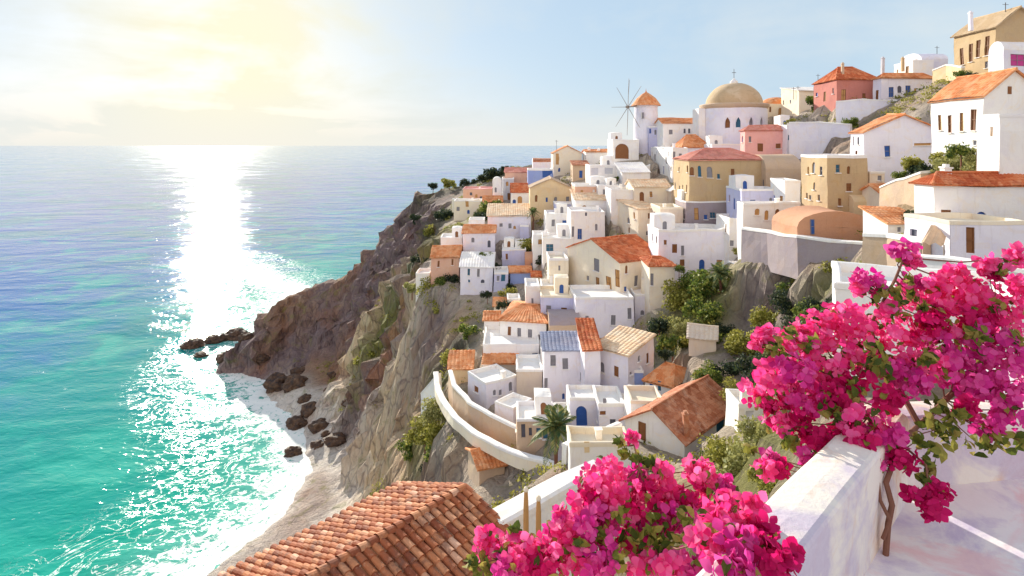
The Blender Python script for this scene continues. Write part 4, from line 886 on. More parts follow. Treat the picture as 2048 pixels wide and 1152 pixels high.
MAT['olive'] = leafmat('olive_leaves', [(.14,.15,.02), (.25,.24,.04), (.38,.35,.07), (.50,.46,.14)])
MAT['green'] = leafmat('green_leaves', [(.04,.08,.02), (.10,.15,.03), (.19,.23,.04), (.34,.34,.08)])
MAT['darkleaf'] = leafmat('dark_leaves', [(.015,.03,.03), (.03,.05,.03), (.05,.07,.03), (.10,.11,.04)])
MAT['paleleaf'] = leafmat('pale_leaves', [(.20,.20,.06), (.32,.31,.10), (.45,.42,.16), (.28,.30,.12)])
MAT['palm'] = leafmat('palm_leaves', [(.04,.10,.06), (.09,.15,.06), (.20,.22,.07), (.38,.34,.12)])
def rnd_unit(rg):
    while True:
        v = Vector((rg.uniform(-1,1), rg.uniform(-1,1), rg.uniform(-1,1)))
        if .05 < v.length < 1: return v.normalized()
def crown_mesh(seed, n=1500, leaf=.085):
    rg = random.Random(seed); b = MB()
    lobes = [(Vector((rg.uniform(-.6,.6), rg.uniform(-.6,.6), rg.uniform(.15,.85))), rg.uniform(.28,.5)) for _ in range(11)]
    lobes.append((Vector((0,0,.4)), .55))
    for i in range(n):
        c, r = lobes[rg.randrange(len(lobes))]; d = rnd_unit(rg); p = c+d*r*(rg.random()**.35)*(.85+.3*noise.noise(d*2.3+c*5))
        if p.z < -.05: p.z = abs(p.z)*.3
        a = (rnd_unit(rg)+d*.6).normalized(); t = a.cross(rnd_unit(rg)).normalized(); u = a.cross(t)
        s = leaf*rg.uniform(.6, 1.4)
        b.face([p-t*s, p-u*s*.55, p+t*s*1.1, p+u*s*.55])
    return b
CROWN = {}
def crown(kind, mat):
    k = (kind, mat)
    if k not in CROWN: CROWN[k] = crown_mesh(kind, 1500 if kind < 4 else 2600, .085 if kind < 4 else .062).mesh('foliage', mat)
    return CROWN[k]
STEM = MB(); STEM.tube([(0,0,-1.2), (.03,.02,0), (-.02,.04,.45)], [.07,.05,.02], 6); STEM.tube([(0,0,-.1), (.2,.05,.5)], [.035,.015], 5); STEM.tube([(0,0,-.1), (-.2,.1,.45)], [.035,.015], 5); STEMM = STEM.mesh('stem', 'bark')
def shrub(label, px, py, rpx, Y, mat='olive', sy=.85, kind=None, cat='shrub', name='shrub', group='shrubs and trees on the hillside'):
    rpx *= 1.22; r = rpx/F*Y; p = at(px, py+rpx*.7*sy, Y); gz = ground_z(p.x, p.y); p.z = max(p.z-.45, min(p.z+.8, gz))
    rt = root(name, p, label, cat, group); rr = random.Random(int(px*13+py))
    k = kind if kind is not None else rr.randrange(4)
    if rpx > 30 and kind is None: k = 4+rr.randrange(2)
    o = bpy.data.objects.new('foliage', crown(k, mat)); COL.objects.link(o); o.parent = rt; o.scale = (r*1.15, r*1.15, r*1.3*sy); o.location.z = -.22*r; o.rotation_euler = (0, 0, rr.uniform(0, 6.28))
    o = bpy.data.objects.new('trunk' if cat == 'tree' else 'stem', STEMM); COL.objects.link(o); o.parent = rt; o.scale = (r, r, r); return rt
# label, px, py, radius px, distance, leaves
for a in [
 ('dark green bush beside the brick red house on the skyline',1640,196,22,128,'green'),('small green tree crown above the crest bush',1652,178,13,126,'green'),
 ('thin climbing shrub on the blue grey retaining wall',1700,236,13,108,'green'),('narrow olive bush between the orange domed chapel and church wall',1580,236,8,118,'olive'),
 ('pair of green bushes below the ochre mansion wall',1922,141,12,96,'green'),('dark rounded bush right of the mansion wall pair',1945,143,9,94,'darkleaf'),
 ('dark green tree touching the big white shuttered house',1922,286,21,58,'green'),('blue green bush right of the grey gable house',1843,328,24,66,'darkleaf'),('olive bush behind the blue green bush',1826,312,20,68,'olive'),('dark bush low left of the blue green bush',1800,340,13,69,'green'),
 ('pale olive shrub in the slope garden below the shuttered house',1900,318,28,61,'paleleaf'),('broad pale green shrub near the plain white right house',1960,305,26,57,'paleleaf'),('green shrub at the gable corner of the grey house',1878,305,18,64,'olive'),
 ('dark green bush left of the cream ribbed roof house',1834,424,24,57,'darkleaf'),('yellow green creeper on the tan terrace wall',1802,462,13,52,'olive'),
 ('olive bush crowning the ravine edge beneath the mauve wall',1706,508,28,70,'olive'),('low green bush left of the ravine edge bush',1670,522,20,72,'green'),
 ('yellow olive tree at the left of the green grove',1368,592,36,88,'olive'),('dark deep green tree in the middle of the grove',1425,572,42,85,'green'),('olive tree at the right of the green grove',1490,570,34,85,'olive'),('bright green tree low in the middle of the grove',1410,630,38,80,'green'),
 ('pale olive tree at the foot of the grove',1365,645,26,80,'paleleaf'),('leafy tree at the lower right of the grove',1465,622,30,81,'olive'),('dark bush against the lavender side wing',1318,640,22,82,'darkleaf'),('grey green scrub below the side wing wall',1345,672,22,78,'green'),('olive scrub above the buff ruin',1450,668,18,76,'darkleaf'),('small dark bush by the annex wall',1358,528,10,90,'green'),('little olive bush on the white parapet corner',1477,492,10,92,'olive'),
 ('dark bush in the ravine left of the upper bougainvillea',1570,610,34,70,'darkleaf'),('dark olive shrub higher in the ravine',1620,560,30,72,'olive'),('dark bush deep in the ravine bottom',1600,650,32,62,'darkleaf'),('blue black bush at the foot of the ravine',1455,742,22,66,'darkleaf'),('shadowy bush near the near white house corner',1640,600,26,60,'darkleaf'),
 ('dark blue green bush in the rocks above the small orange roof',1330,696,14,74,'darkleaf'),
 ('yellow olive bush on the cliff top left of the village',872,576,26,128,'olive'),('dark green bush right of the cliff top bush',898,562,16,126,'darkleaf'),('olive bush hanging under the cliff top',880,606,22,125,'olive'),('dark green bush in the gully left of the four window house',940,652,20,104,'green'),('olive shrub spilling down the gully',905,712,20,104,'olive'),
 ('dark green bush below the peach cottage',880,556,12,126,'green'),('deep green bush on the lane by the upright white house',1008,600,12,106,'darkleaf'),('round green bush above the lane bush',1016,576,14,112,'olive'),('dark bush beside the arched blue annex',1022,566,9,116,'darkleaf'),('small dark green bush between blue annex and lane',975,582,10,113,'darkleaf'),
 ('bright green bush above the two window cottage',982,406,19,166,'green'),('olive bush left of the bright green one',964,418,12,168,'paleleaf'),('dark hedge behind the two window cottage',958,430,14,160,'darkleaf'),
 ('olive green bush beside the lavender cottage',972,506,13,128,'green'),('dark bush below the lavender cottage wall',992,528,13,126,'darkleaf'),('olive bush in front of the two window cottage',1048,482,17,134,'olive'),('dark green bush right of the olive one',1064,498,12,132,'darkleaf'),('blue green round bush in the left lanes',1090,520,15,124,'darkleaf'),
 ('small dark bush on the skyline scrub furthest left',866,368,9,236,'darkleaf'),('olive tree silhouette on the far shoulder',898,360,13,230,'olive'),('dark pointed tree on the far shoulder',931,360,10,228,'darkleaf'),('low dark bush in the shoulder hedge',950,368,11,224,'darkleaf'),('dark tree group behind the low pink house',985,345,18,212,'darkleaf'),('tallest dark tree behind the low pink house',1012,334,12,206,'darkleaf'),('dark tree left of the shoulder group',964,352,12,214,'darkleaf'),('olive tree right of the shoulder group',1035,333,10,202,'olive'),
 ('dark blue green bush clinging to the far cliff',888,428,18,184,'darkleaf'),('olive bush clinging to the upper far cliff',836,432,14,212,'darkleaf'),('olive scrub on the cliff under the cream yard house',862,455,16,182,'olive'),('dark scrub low on the far cliff',840,510,16,168,'darkleaf'),('dark bush under the white yard house',858,518,12,150,'darkleaf'),('pale scrub below the cream yard house',905,462,20,160,'paleleaf'),
 ('olive bush patch on the middle cliff ledge',742,708,24,170,'olive'),('smaller green bush on the middle cliff ledge',770,712,14,167,'green'),('olive bush by the round white hut',824,566,14,134,'paleleaf'),
 ('yellow green bush under the hairpin wall',876,806,28,88,'paleleaf'),('olive green bush on the slope left of the road wall',850,850,30,92,'olive'),('dark olive bush in the middle of the road slope',890,872,32,86,'olive'),('dark green bush at the edge of the pale cliff',822,880,22,98,'green'),('olive bush low on the road slope',925,892,28,81,'olive'),('green bush near the sunken orange roof',880,905,24,85,'green'),('low olive bush above the tiled roof',865,945,20,86,'darkleaf'),('dark scrub beside the sunken orange roof',1010,935,18,74,'darkleaf'),('grey green scrub far down the slope',940,985,26,76,'darkleaf'),('grey bush right below the sunken orange roof',1020,985,24,70,'darkleaf'),
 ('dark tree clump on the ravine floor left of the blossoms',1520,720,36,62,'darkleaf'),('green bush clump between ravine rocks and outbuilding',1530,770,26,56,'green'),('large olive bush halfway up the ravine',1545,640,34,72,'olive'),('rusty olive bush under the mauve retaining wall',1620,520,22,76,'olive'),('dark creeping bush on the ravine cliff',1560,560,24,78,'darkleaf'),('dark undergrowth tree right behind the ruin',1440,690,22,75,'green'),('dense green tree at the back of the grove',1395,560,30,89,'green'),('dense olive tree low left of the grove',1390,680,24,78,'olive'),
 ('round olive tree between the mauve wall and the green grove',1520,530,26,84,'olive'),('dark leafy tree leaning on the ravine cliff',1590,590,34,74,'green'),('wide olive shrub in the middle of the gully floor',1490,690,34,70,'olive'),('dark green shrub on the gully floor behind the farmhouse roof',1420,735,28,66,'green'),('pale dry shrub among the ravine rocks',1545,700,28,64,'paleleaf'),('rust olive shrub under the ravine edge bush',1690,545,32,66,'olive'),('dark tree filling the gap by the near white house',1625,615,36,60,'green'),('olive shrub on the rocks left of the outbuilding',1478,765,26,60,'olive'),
 ('green tree beside the salmon pink house corner',1640,330,20,96,'green'),('olive shrub on the rocky crest under the villa',1810,222,20,104,'olive'),('dark green shrub on the rocky crest under the garden wall',1850,190,18,106,'green'),('pale shrub on the rocky crest right of the villa',1880,175,14,106,'paleleaf'),
 ('little round green bush on the beach side of the tiled roof',680,1030,10,112,'green'),
 ('pale yellow green shrub behind the lower bougainvillea',1500,930,52,40,'paleleaf'),('yellow green shrub between farmhouse and bougainvillea',1450,900,34,46,'olive'),('pale green shrub right of the farmhouse',1530,870,40,43,'paleleaf'),('olive shrub under the parapet corner',1580,930,42,34,'olive'),('dark green bush at the farmhouse corner',1420,905,14,48,'green'),('green bush beside the outbuilding',1500,862,16,46,'green'),('pale shrub low behind the blossoms',1440,960,40,38,'paleleaf'),('olive shrub below the parapet top',1540,990,40,30,'olive'),
 ('pot plant by the white lane wall',1230,352,7,142,'green'),('olive bush on the roof terrace of the blue arch',1208,884,10,60,'paleleaf'),
]:
    shrub(*a, cat='tree' if 'tree' in a[0] else 'shrub', name='tree' if 'tree' in a[0] else 'shrub')
# ------------------------------------------------------------------ palms
def palm(label, px, pytop, pybase, rpx, Y, n=26, seed=1):
    rg = random.Random(seed); base = at(px, pybase, Y); top = at(px, pytop, Y-.3); r = rpx/F*Y
    rt = root('palm_tree', base, label, 'palm tree'); b = MB(); h = (top-base).length
    P = [base-Vector((0,0,2))]+[base.lerp(top, t/6)+Vector((.12*math.sin(t), 0, 0)) for t in range(7)]
    b.tube(P, [h*.07]*2+[h*.055]*3+[h*.06, h*.075, h*.05], 10)
    for k in range(14):
        z = base.lerp(top, k/14)+Vector((.12*math.sin(k/14*6),0,0)); b.lathe(z, [(h*.058, 0), (h*.082, h*.05), (h*.05, h*.055)], 9)
    part(b, 'trunk', 'bark', rt)
    cr = part(MB(), 'crown', 'palm', rt)
    for k in range(n):
        az = 2*math.pi*k/n*1.618*3; el = R(75)-R(100)*(k/n)+rg.uniform(-.12,.12); L_ = r*rg.uniform(.95,1.2)
        d = Vector((math.cos(az)*math.cos(el), math.sin(az)*math.cos(el), math.sin(el))); rib = []
        for j in range(9):
            t = j/8; rib.append(top+d*L_*t+Vector((0,0,-.42*L_*t*t*(1.2-el*.4))))
        b = MB(); b.tube(rib, [r*.018*(1.1-t/9) for t in range(9)], 4, False)
        for j in range(1, 9):
            for sb in (0, .33, .66):
                p = rib[j-1].lerp(rib[j], sb); dr = (rib[j]-rib[j-1]).normalized(); sd2 = dr.cross(Vector((0,0,1))).normalized(); t = (j+sb)/9
                ll = r*.34*math.sin(math.pi*min(.98, t*.85+.12))
                for sg in (-1, 1):
                    tip = p+(sd2*sg*.8+dr*.65+Vector((0,0,-.25))).normalized()*ll; wv = dr*r*.028
                    b.face([p-wv, p.lerp(tip, .5)-wv*1.1, tip, p.lerp(tip, .5)+wv*1.1])
        part(b, 'frond', 'palm', rt, cr)
palm('big palm tree with drooping fronds beside the blue arched door', 1112, 852, 905, 54, 61)
palm('small palm tree in front of the golden tan gable house', 1066, 424, 445, 15, 141, 18, 4)
palm('dark palm crown rising from the green grove', 1440, 545, 585, 30, 83, 22, 6)
# ------------------------------------------------------------------ shore rocks
def rock(label, px, py, wpx, hpx, seed, mat='wetrock', group='dark boulders along the shore'):
    Y = H*F/(py-HY); c = at(px, py, Y); c.z = max(0, ground_z(c.x, c.y)) if ground_z(c.x, c.y) > 0 else 0
    sx_, sz = wpx/2/F*Y, hpx/F*Y*.75; bm = bmesh.new(); bmesh.ops.create_icosphere(bm, subdivisions=4, radius=1)
    o3 = Vector((seed*3.1, seed*1.7, 0))
    for v in bm.verts:
        d = 1+.45*noise.noise(v.co*1.1+o3)+.22*noise.noise(v.co*2.6+o3)+.08*noise.noise(v.co*7+o3)
        q_ = v.co*d; q_.x = round(q_.x*2.5)/2.5*.25+q_.x*.75; v.co = Vector((q_.x*sx_*1.05, q_.y*sx_*.9, (q_.z*.75+.12)*sz))
    me = bpy.data.meshes.new('rock'); bm.to_mesh(me); bm.free(); me.materials.append(MAT[mat])
    o = bpy.data.objects.new('rock', me); COL.objects.link(o); o.location = c; tag(o, label, 'rock', group, 'thing')
m, nt, b = nodes('wet_rock', .7); p = geo_pos(nt); f = noise_fac(nt, p, .8, 8, .7)
r_ = ramp(nt, [(.35, (.04,.03,.03)), (.55, (.11,.06,.035)), (.7, (.20,.13,.09))]); nt.links.new(f, r_.inputs[0]); nt.links.new(r_.outputs[0], b.inputs['Base Color']); bump(nt, b, f, .8, .4); MAT['wetrock'] = m
for i, a in enumerate([
 ('jagged dark rock furthest out to sea off the headland',386,694,38,22),('small low rock just below the outermost one',402,712,24,12),('brown rock first of the chain from the headland',428,684,32,20),
 ('brown rock in the middle of the headland chain',448,680,24,18),('broad rock joining the chain to the headland',472,676,44,26),('dark brown rock at the foot of the headland tip',455,722,40,26),
 ('nearly black wet rock under the headland wall',522,745,32,14),('rusty rock leaning on the headland corner',492,732,26,20),
 ('large rust brown shore rock in the cove',556,782,48,40),('dark slab rock right of the rusty cove rock',592,790,46,30),('brown rock with a flat lit top in the shallows',592,850,44,24),('grey rock behind the flat topped one',622,842,34,26),
 ('dark oval rock alone in the foam',586,906,32,17),('brown twin rock nearest the beach left one',636,902,28,18),('dark brown twin rock nearest the beach right one',670,906,42,20),
 ('slaty rock on the shingle',640,868,38,22),('small dark stone high on the shingle',660,828,22,12),('rounded stone between shingle and cliff',668,790,24,14),('little rock on the pale shingle by the cliff foot',690,872,16,12),
 ('small shingle stone above the foam line',612,822,26,16),('flat brown rock at the wall of the cove',604,764,36,20),('tiny rock beside the slaty rock',652,888,16,10),
]): rock(*a, i+3)
# scattered scrub on earth and cliffs
b = MB(); rg = random.Random(5); cnt = 0
while cnt < 2600:
    x, y = rg.uniform(-70, 95), rg.uniform(40, 250); i, j = int((x-X0)/ST), int((y-Y0)/ST); g_ = Cs[j, i]
    rav = 24 < x < 62 and 44 < y < 98
    if Zs[j, i] < 5 or (not rav and (g_[1]-g_[2] < .06 or g_[0] > .60)): continue
    if noise.noise(Vector((x*.08, y*.08, 3))) < (-.05 if not rav else .02): continue
    if min(abs(hpts[:, 0]-x)+abs(hpts[:, 1]-y)) < 2.5: continue
    cnt += 1; c = Vector((x, y, ground_z(x, y)+.15)); rr = rg.uniform(.5, 1.5)
    for _ in range(46):
        d = rnd_unit(rg); p = c+Vector((d.x, d.y, abs(d.z)*.8))*rr*rg.random()**.4; t = rnd_unit(rg); u = t.cross(rnd_unit(rg)).normalized(); s = rg.uniform(.08, .2)
        b.face([p-t*s, p-u*s*.6, p+t*s, p+u*s*.6])
tag(b.obj('scrub', 'olive'), kind='stuff')
# ------------------------------------------------------------------ near tiled roof house (bottom centre)
def near_tiles(mb, a, b, c, d, pitch=.30, row=.42):
    """individual overlapping barrel tiles on slope a-b eave, d-c ridge"""
    n = round((b-a).length/pitch); m = round((d-a).length/row); nrm = (b-a).cross(d-a).normalized()
    if nrm.z < 0: nrm = -nrm
    rg = random.Random(11)
    for i in range(n):
        for j in range(m):
            for typ in (0, 1):
                u0 = (i+.5*typ)/n; ce = a.lerp(b, u0); cr = d.lerp(c, u0); t0, t1 = j/m-.012, (j+1)/m+.10/m
                p0 = ce.lerp(cr, t0); p1 = ce.lerp(cr, min(t1, 1)); ud = (b-a).normalized(); jit = Vector((rg.uniform(-.012,.012), rg.uniform(-.012,.012), rg.uniform(-.008,.014)))
                r0, r1 = (.125, .10) if typ else (.12, .10); sg = 1 if typ else -1; K = 5
                rows = []
                for p_, r_, lf in ((p0, r0, .045), (p1, r1, .0)):
                    rows.append([p_+jit+nrm*(lf+(.03 if typ else .02)+sg*(r_*math.sin(math.pi*k/K))*(.8 if typ else .45))+ud*(-r_*math.cos(math.pi*k/K)) for k in range(K+1)])
                mb.grid(rows)
                if typ: mb.face([rows[0][k] for k in range(K+1)])
MAT['neartile'] = None
m, nt, b = nodes('near_clay_tiles', .82); g = nt.nodes.new('ShaderNodeNewGeometry')
r_ = ramp(nt, [(0, (.24,.065,.03)), (.3, (.40,.12,.05)), (.6, (.52,.19,.08)), (.85, (.62,.28,.14)), (1, (.72,.42,.28))]); nt.links.new(g.outputs['Random Per Island'], r_.inputs[0])
f = noise_fac(nt, g.outputs['Position'], 1.3, 7, .72, .6); r2 = ramp(nt, [(.5, 0), (.68, 1)]); nt.links.new(f, r2.inputs[0])
c = mixc(nt, r2.outputs[0], r_.outputs[0], (.20,.09,.06)); f3 = noise_fac(nt, g.outputs['Position'], 7, 6, .75); r3 = ramp(nt, [(.56, 0), (.7, .6)]); nt.links.new(f3, r3.inputs[0]); c = mixc(nt, r3.outputs[0], c, (.66,.40,.26))
nt.links.new(c, b.inputs['Base Color']); bump(nt, b, f3, .6, .02); MAT['neartile'] = m
A = at(928, 976, 22); rd_ = Vector((-.66, -.75, 0)).normalized(); pr_ = Vector((.75, -.66, 0)).normalized(); dn = Vector((0,0,-1)); Lr = 9.0; hw = 4.6; drp = 1.45
B_ = A+rd_*Lr
rt = root('tiled_house', A+rd_*4-Vector((0,0,5)), 'nearest house with a large weathered brown and orange clay tile roof', 'house')
eR0, eR1 = A+pr_*hw+dn*drp, B_+pr_*hw+dn*drp; eL0, eL1 = A-pr_*3.9+dn*drp*.95, B_-pr_*3.9+dn*drp*.95
b = MB(); near_tiles(b, eR1, eR0, A, B_); near_tiles(b, eL0, eL1, B_, A); ro = part(b, 'roof', 'neartile', rt, w=True, amp=.04)
b = MB()
for e0, e1 in ((eR0, eR1), (eL0, eL1)): b.face([A+dn*.09, B_+dn*.09, e1+dn*.09, e0+dn*.09]); b.face([A+dn*.2, B_+dn*.2, e1+dn*.2, e0+dn*.2]); b.face([A+dn*.2, e0+dn*.2, e0+dn*.06, A+dn*.06]); b.face([e0+dn*.2, e1+dn*.2, e1+dn*.09, e0+dn*.09])
part(b, 'roof_deck', 'brown', rt, ro, w=True, amp=.04)
b = MB(); K = 26
for k in range(K):   # ridge tiles
    p0 = A.lerp(B_, k/K)+Vector((0,0,.02)); p1 = A.lerp(B_, (k+1.12)/K)+Vector((0,0,.05)); rows = []
    for p_, r_ in ((p0, .15), (p1, .18)): rows.append([p_+pr_*(-r_*math.cos(math.pi*q_/6))+Vector((0,0,r_*math.sin(math.pi*q_/6)*.8)) for q_ in range(7)])
    b.grid(rows)
for e0 in (eR0, eL0):  # verge tiles
    for k in range(12):
        p0 = A.lerp(e0, (k+1.1)/12)+rd_*-.02+Vector((0,0,.08)); p1 = A.lerp(e0, k/12)+rd_*-.02+Vector((0,0,.05)); rows = []
        for p_, r_ in ((p0, .13), (p1, .11)): rows.append([p_+rd_*(-r_*math.cos(math.pi*q_/6))+Vector((0,0,r_*math.sin(math.pi*q_/6)*.8)) for q_ in range(7)])
        b.grid(rows)
part(b, 'ridge_tiles', 'neartile', rt, ro, w=True, amp=.04)
b = MB(); ins = .45; cR0, cR1, cL0, cL1 = [Vector((p.x, p.y, 0)) for p in (A+pr_*(hw-ins)+rd_*ins, B_+pr_*(hw-ins)-rd_*ins, A-pr_*(3.9-ins)+rd_*ins, B_-pr_*(3.9-ins)-rd_*ins)]
zt_ = A.z-drp-.12
for P_, Q_ in ((cR0, cR1), (cR1, cL1), (cL1, cL0), (cL0, cR0)):
    n = (Q_-P_).normalized(); inn = Vector((-n.y, n.x, 0)); wall_panel(b, P_, Q_, zt_-9, zt_, [(( Q_-P_).length*.3, zt_-2.2, .9, 1.3, False)] if P_ in (cR0, cL1) else [], -inn)
for P_, Q_, T in ((cL0, cR0, A+rd_*ins), (cL1, cR1, B_-rd_*ins)): b.face([P_+Vector((0,0,zt_)), Q_+Vector((0,0,zt_)), Vector((T.x, T.y, A.z-.25))])
part(b, 'wall', 'W', rt, w=True, amp=.04)
for P_, Q_ in ((cR0, cR1), (cL1, cL0)):
    n = (Q_-P_).normalized(); inn = -Vector((-n.y, n.x, 0)); b = MB(); c = P_+n*(Q_-P_).length*.3+inn*.15+Vector((0,0,zt_-1.55)); b.box(c, n*.45, inn*.03, Vector((0,0,.65))); part(b, 'window', 'blue', rt, w=True, amp=.04)
# ------------------------------------------------------------------ terrace and parapet (bottom right)
zf = H-2.89; zp = H-2.2
PA, PB = Vector((1.10, 2.80, 0)), Vector((3.05, 4.73, 0)); pd = (PB-PA).normalized(); po_ = Vector((-pd.y, pd.x, 0))
b = MB(); q0, q1 = PA-pd*6, PB+pd*.2
def slab(mb, poly, z, t):
    mb.face([Vector((p[0], p[1], z)) for p in poly]); n = len(poly)
    for i in range(n): mb.face([Vector((poly[i][0], poly[i][1], z)), Vector((poly[i][0], poly[i][1], z-t)), Vector((poly[(i+1)%n][0], poly[(i+1)%n][1], z-t)), Vector((poly[(i+1)%n][0], poly[(i+1)%n][1], z))])
fl = MB(); P_ = []
for i in range(30):
    P_.append([Vector((q0+pd*(14.0*i/29))-po_*(10.0*j/29)+Vector((0,0,zf))) for j in range(30)])
fl.grid(P_)
fo2 = tag(fl.obj('terrace_floor', 'W', w=True, amp=.012), kind='structure')
def lowwall(name, label, p0, p1, th, ztop, zbot, inner):
    n = max(2, int((p1-p0).length/.12)); d = (p1-p0).normalized(); o_ = Vector((-d.y, d.x, 0))
    rt = root(name, (p0+p1)/2+Vector((0,0,zbot)), label, 'wall')
    b = MB(); prof = [(0, zbot)]+[(0, zbot+(ztop-.03-zbot)*k/5) for k in range(1, 6)]+[(.012, ztop-.01), (.04, ztop), (th/2, ztop+.005), (th-.04, ztop), (th-.012, ztop-.012), (th, ztop-.05), (th, ztop-2.5)]
    G = [[p0+d*((p1-p0).length*i/n)+o_*a+Vector((0,0,z)) for a, z in prof] for i in range(n+1)]
    b.grid(G); b.face(G[0]); b.face(G[-1][::-1]); part(b, 'masonry', 'terrwall', rt, w=True, amp=.03); return rt
m, nt, bb = nodes('terrace_plaster', .93); p = geo_pos(nt)
f1 = noise_fac(nt, p, 1.1, 6, .65, .8); r1 = ramp(nt, [(.46, 0), (.62, .75)]); nt.links.new(f1, r1.inputs[0]); f2 = noise_fac(nt, p, .8, 5, .6, 1.2); r2 = ramp(nt, [(.54, 0), (.64, .6)]); nt.links.new(f2, r2.inputs[0])
c = mixc(nt, r1.outputs[0], (.82,.77,.77), (.50,.42,.62)); c = mixc(nt, r2.outputs[0], c, (.80,.48,.50)); c = mixc(nt, .2, c, noise_fac(nt, p, 22, 6, .8), 'OVERLAY')  # lavender blotches paint dappled shade into the floor colour
nt.links.new(c, bb.inputs['Base Color']); bump(nt, bb, noise_fac(nt, p, 6, 9, .72), .5, .02); MAT['terr'] = m; fo2.data.materials[0] = m
m, nt, bb = nodes('parapet_plaster', .93); p = geo_pos(nt)
f1 = noise_fac(nt, p, 1.6, 6, .65, .8); r1 = ramp(nt, [(.48, 0), (.6, .8)]); nt.links.new(f1, r1.inputs[0]); f2 = noise_fac(nt, p, .9, 5, .6, 1.2); r2 = ramp(nt, [(.5, 0), (.62, .7)]); nt.links.new(f2, r2.inputs[0])
c = mixc(nt, r1.outputs[0], (.82,.76,.68), (.72,.50,.36)); c = mixc(nt, r2.outputs[0], c, (.52,.45,.60)); c = mixc(nt, .2, c, noise_fac(nt, p, 20, 6, .8), 'OVERLAY')  # peach and lavender tints put the wall's shade into its colour
nt.links.new(c, bb.inputs['Base Color']); bump(nt, bb, noise_fac(nt, p, 7, 9, .72), .5, .02); MAT['terrwall'] = m
lowwall('parapet', 'low plastered terrace parapet with sunlit top running beside the bougainvillea trunk', q0, q1, .33, zp, zf-.02, 1)
far0 = q1-po_*.02+pd*.21; 
lowwall('parapet', 'far terrace parapet half hidden behind the upper bougainvillea', q1+Vector((.02,.15,0)), q1+Vector((7,1.2,0)), .35, zp-.1, zf-.02, 1)
# ------------------------------------------------------------------ bougainvillea
def petalmat(name, cols):
    return leafmat(name, cols, .5, .55)
MAT['pink'] = petalmat('hot_pink_bracts', [(.86,.03,.22), (.92,.07,.33), (.96,.20,.46), (.76,.015,.19)])
MAT['crimson'] = petalmat('crimson_bracts', [(.42,.0,.08), (.62,.005,.13), (.78,.02,.20), (.50,.0,.10)])  # deep crimson blossoms; some clumps also stand in for shadow among the flowers
MAT['magenta2'] = petalmat('magenta_bracts', [(.64,.02,.26), (.78,.05,.36), (.86,.13,.44), (.54,.005,.22)])
MAT['bleaf'] = leafmat('bougainvillea_leaves', [(.05,.08,.015), (.12,.15,.02), (.28,.27,.05), (.38,.30,.08)], .4)
MAT['stamen'] = flat('stamens', (.80,.72,.45), .7)
def bract(mb, c, out, s, rg):
    """one blossom: three or four papery bracts round a centre"""
    out = out.normalized(); t = out.cross(rnd_unit(rg)).normalized(); K = rg.choice((3, 3, 4, 5)); ph = rg.uniform(0, 6.28)
    for k in range(K):
        a = ph+2*math.pi*k/K+rg.uniform(-.2,.2); r = (t*math.cos(a)+out.cross(t)*math.sin(a)); sd = out.cross(r); L_ = s*rg.uniform(.85,1.15); W_2 = L_*rg.uniform(.48,.62); cup = rg.uniform(.15,.6)
        P = lambda u, v: c+r*L_*u+sd*W_2*v+out*(L_*cup*u*u-L_*.22*abs(v)*u+.02*s)
        n = len(mb.v); mb.v += [P(.02,0), P(.30,.62), P(.30,0), P(.30,-.62), P(.66,1.0), P(.70,0), P(.66,-1.0), P(.94,.60), P(1.06,0), P(.94,-.60)]
        for f_ in ((0,2,1),(0,3,2),(1,2,5,4),(2,3,6,5),(4,5,8,7),(5,6,9,8)): mb.f.append(tuple(n+i for i in f_))
def leafshape(mb, c, nrm, s, rg):
    t = nrm.cross(rnd_unit(rg)).normalized(); u = nrm.cross(t)
    P = lambda a, b_: c+t*s*a+u*s*b_+nrm*s*(-.25*a*a+.25*abs(b_))
    n = len(mb.v); mb.v += [P(-1,0), P(-.45,.5), P(-.45,0), P(-.45,-.5), P(.2,.52), P(.2,0), P(.2,-.52), P(1.1,0)]
    for f_ in ((0,2,1),(0,3,2),(1,2,5,4),(2,3,6,5),(4,5,7),(5,6,7)): mb.f.append(tuple(n+i for i in f_))
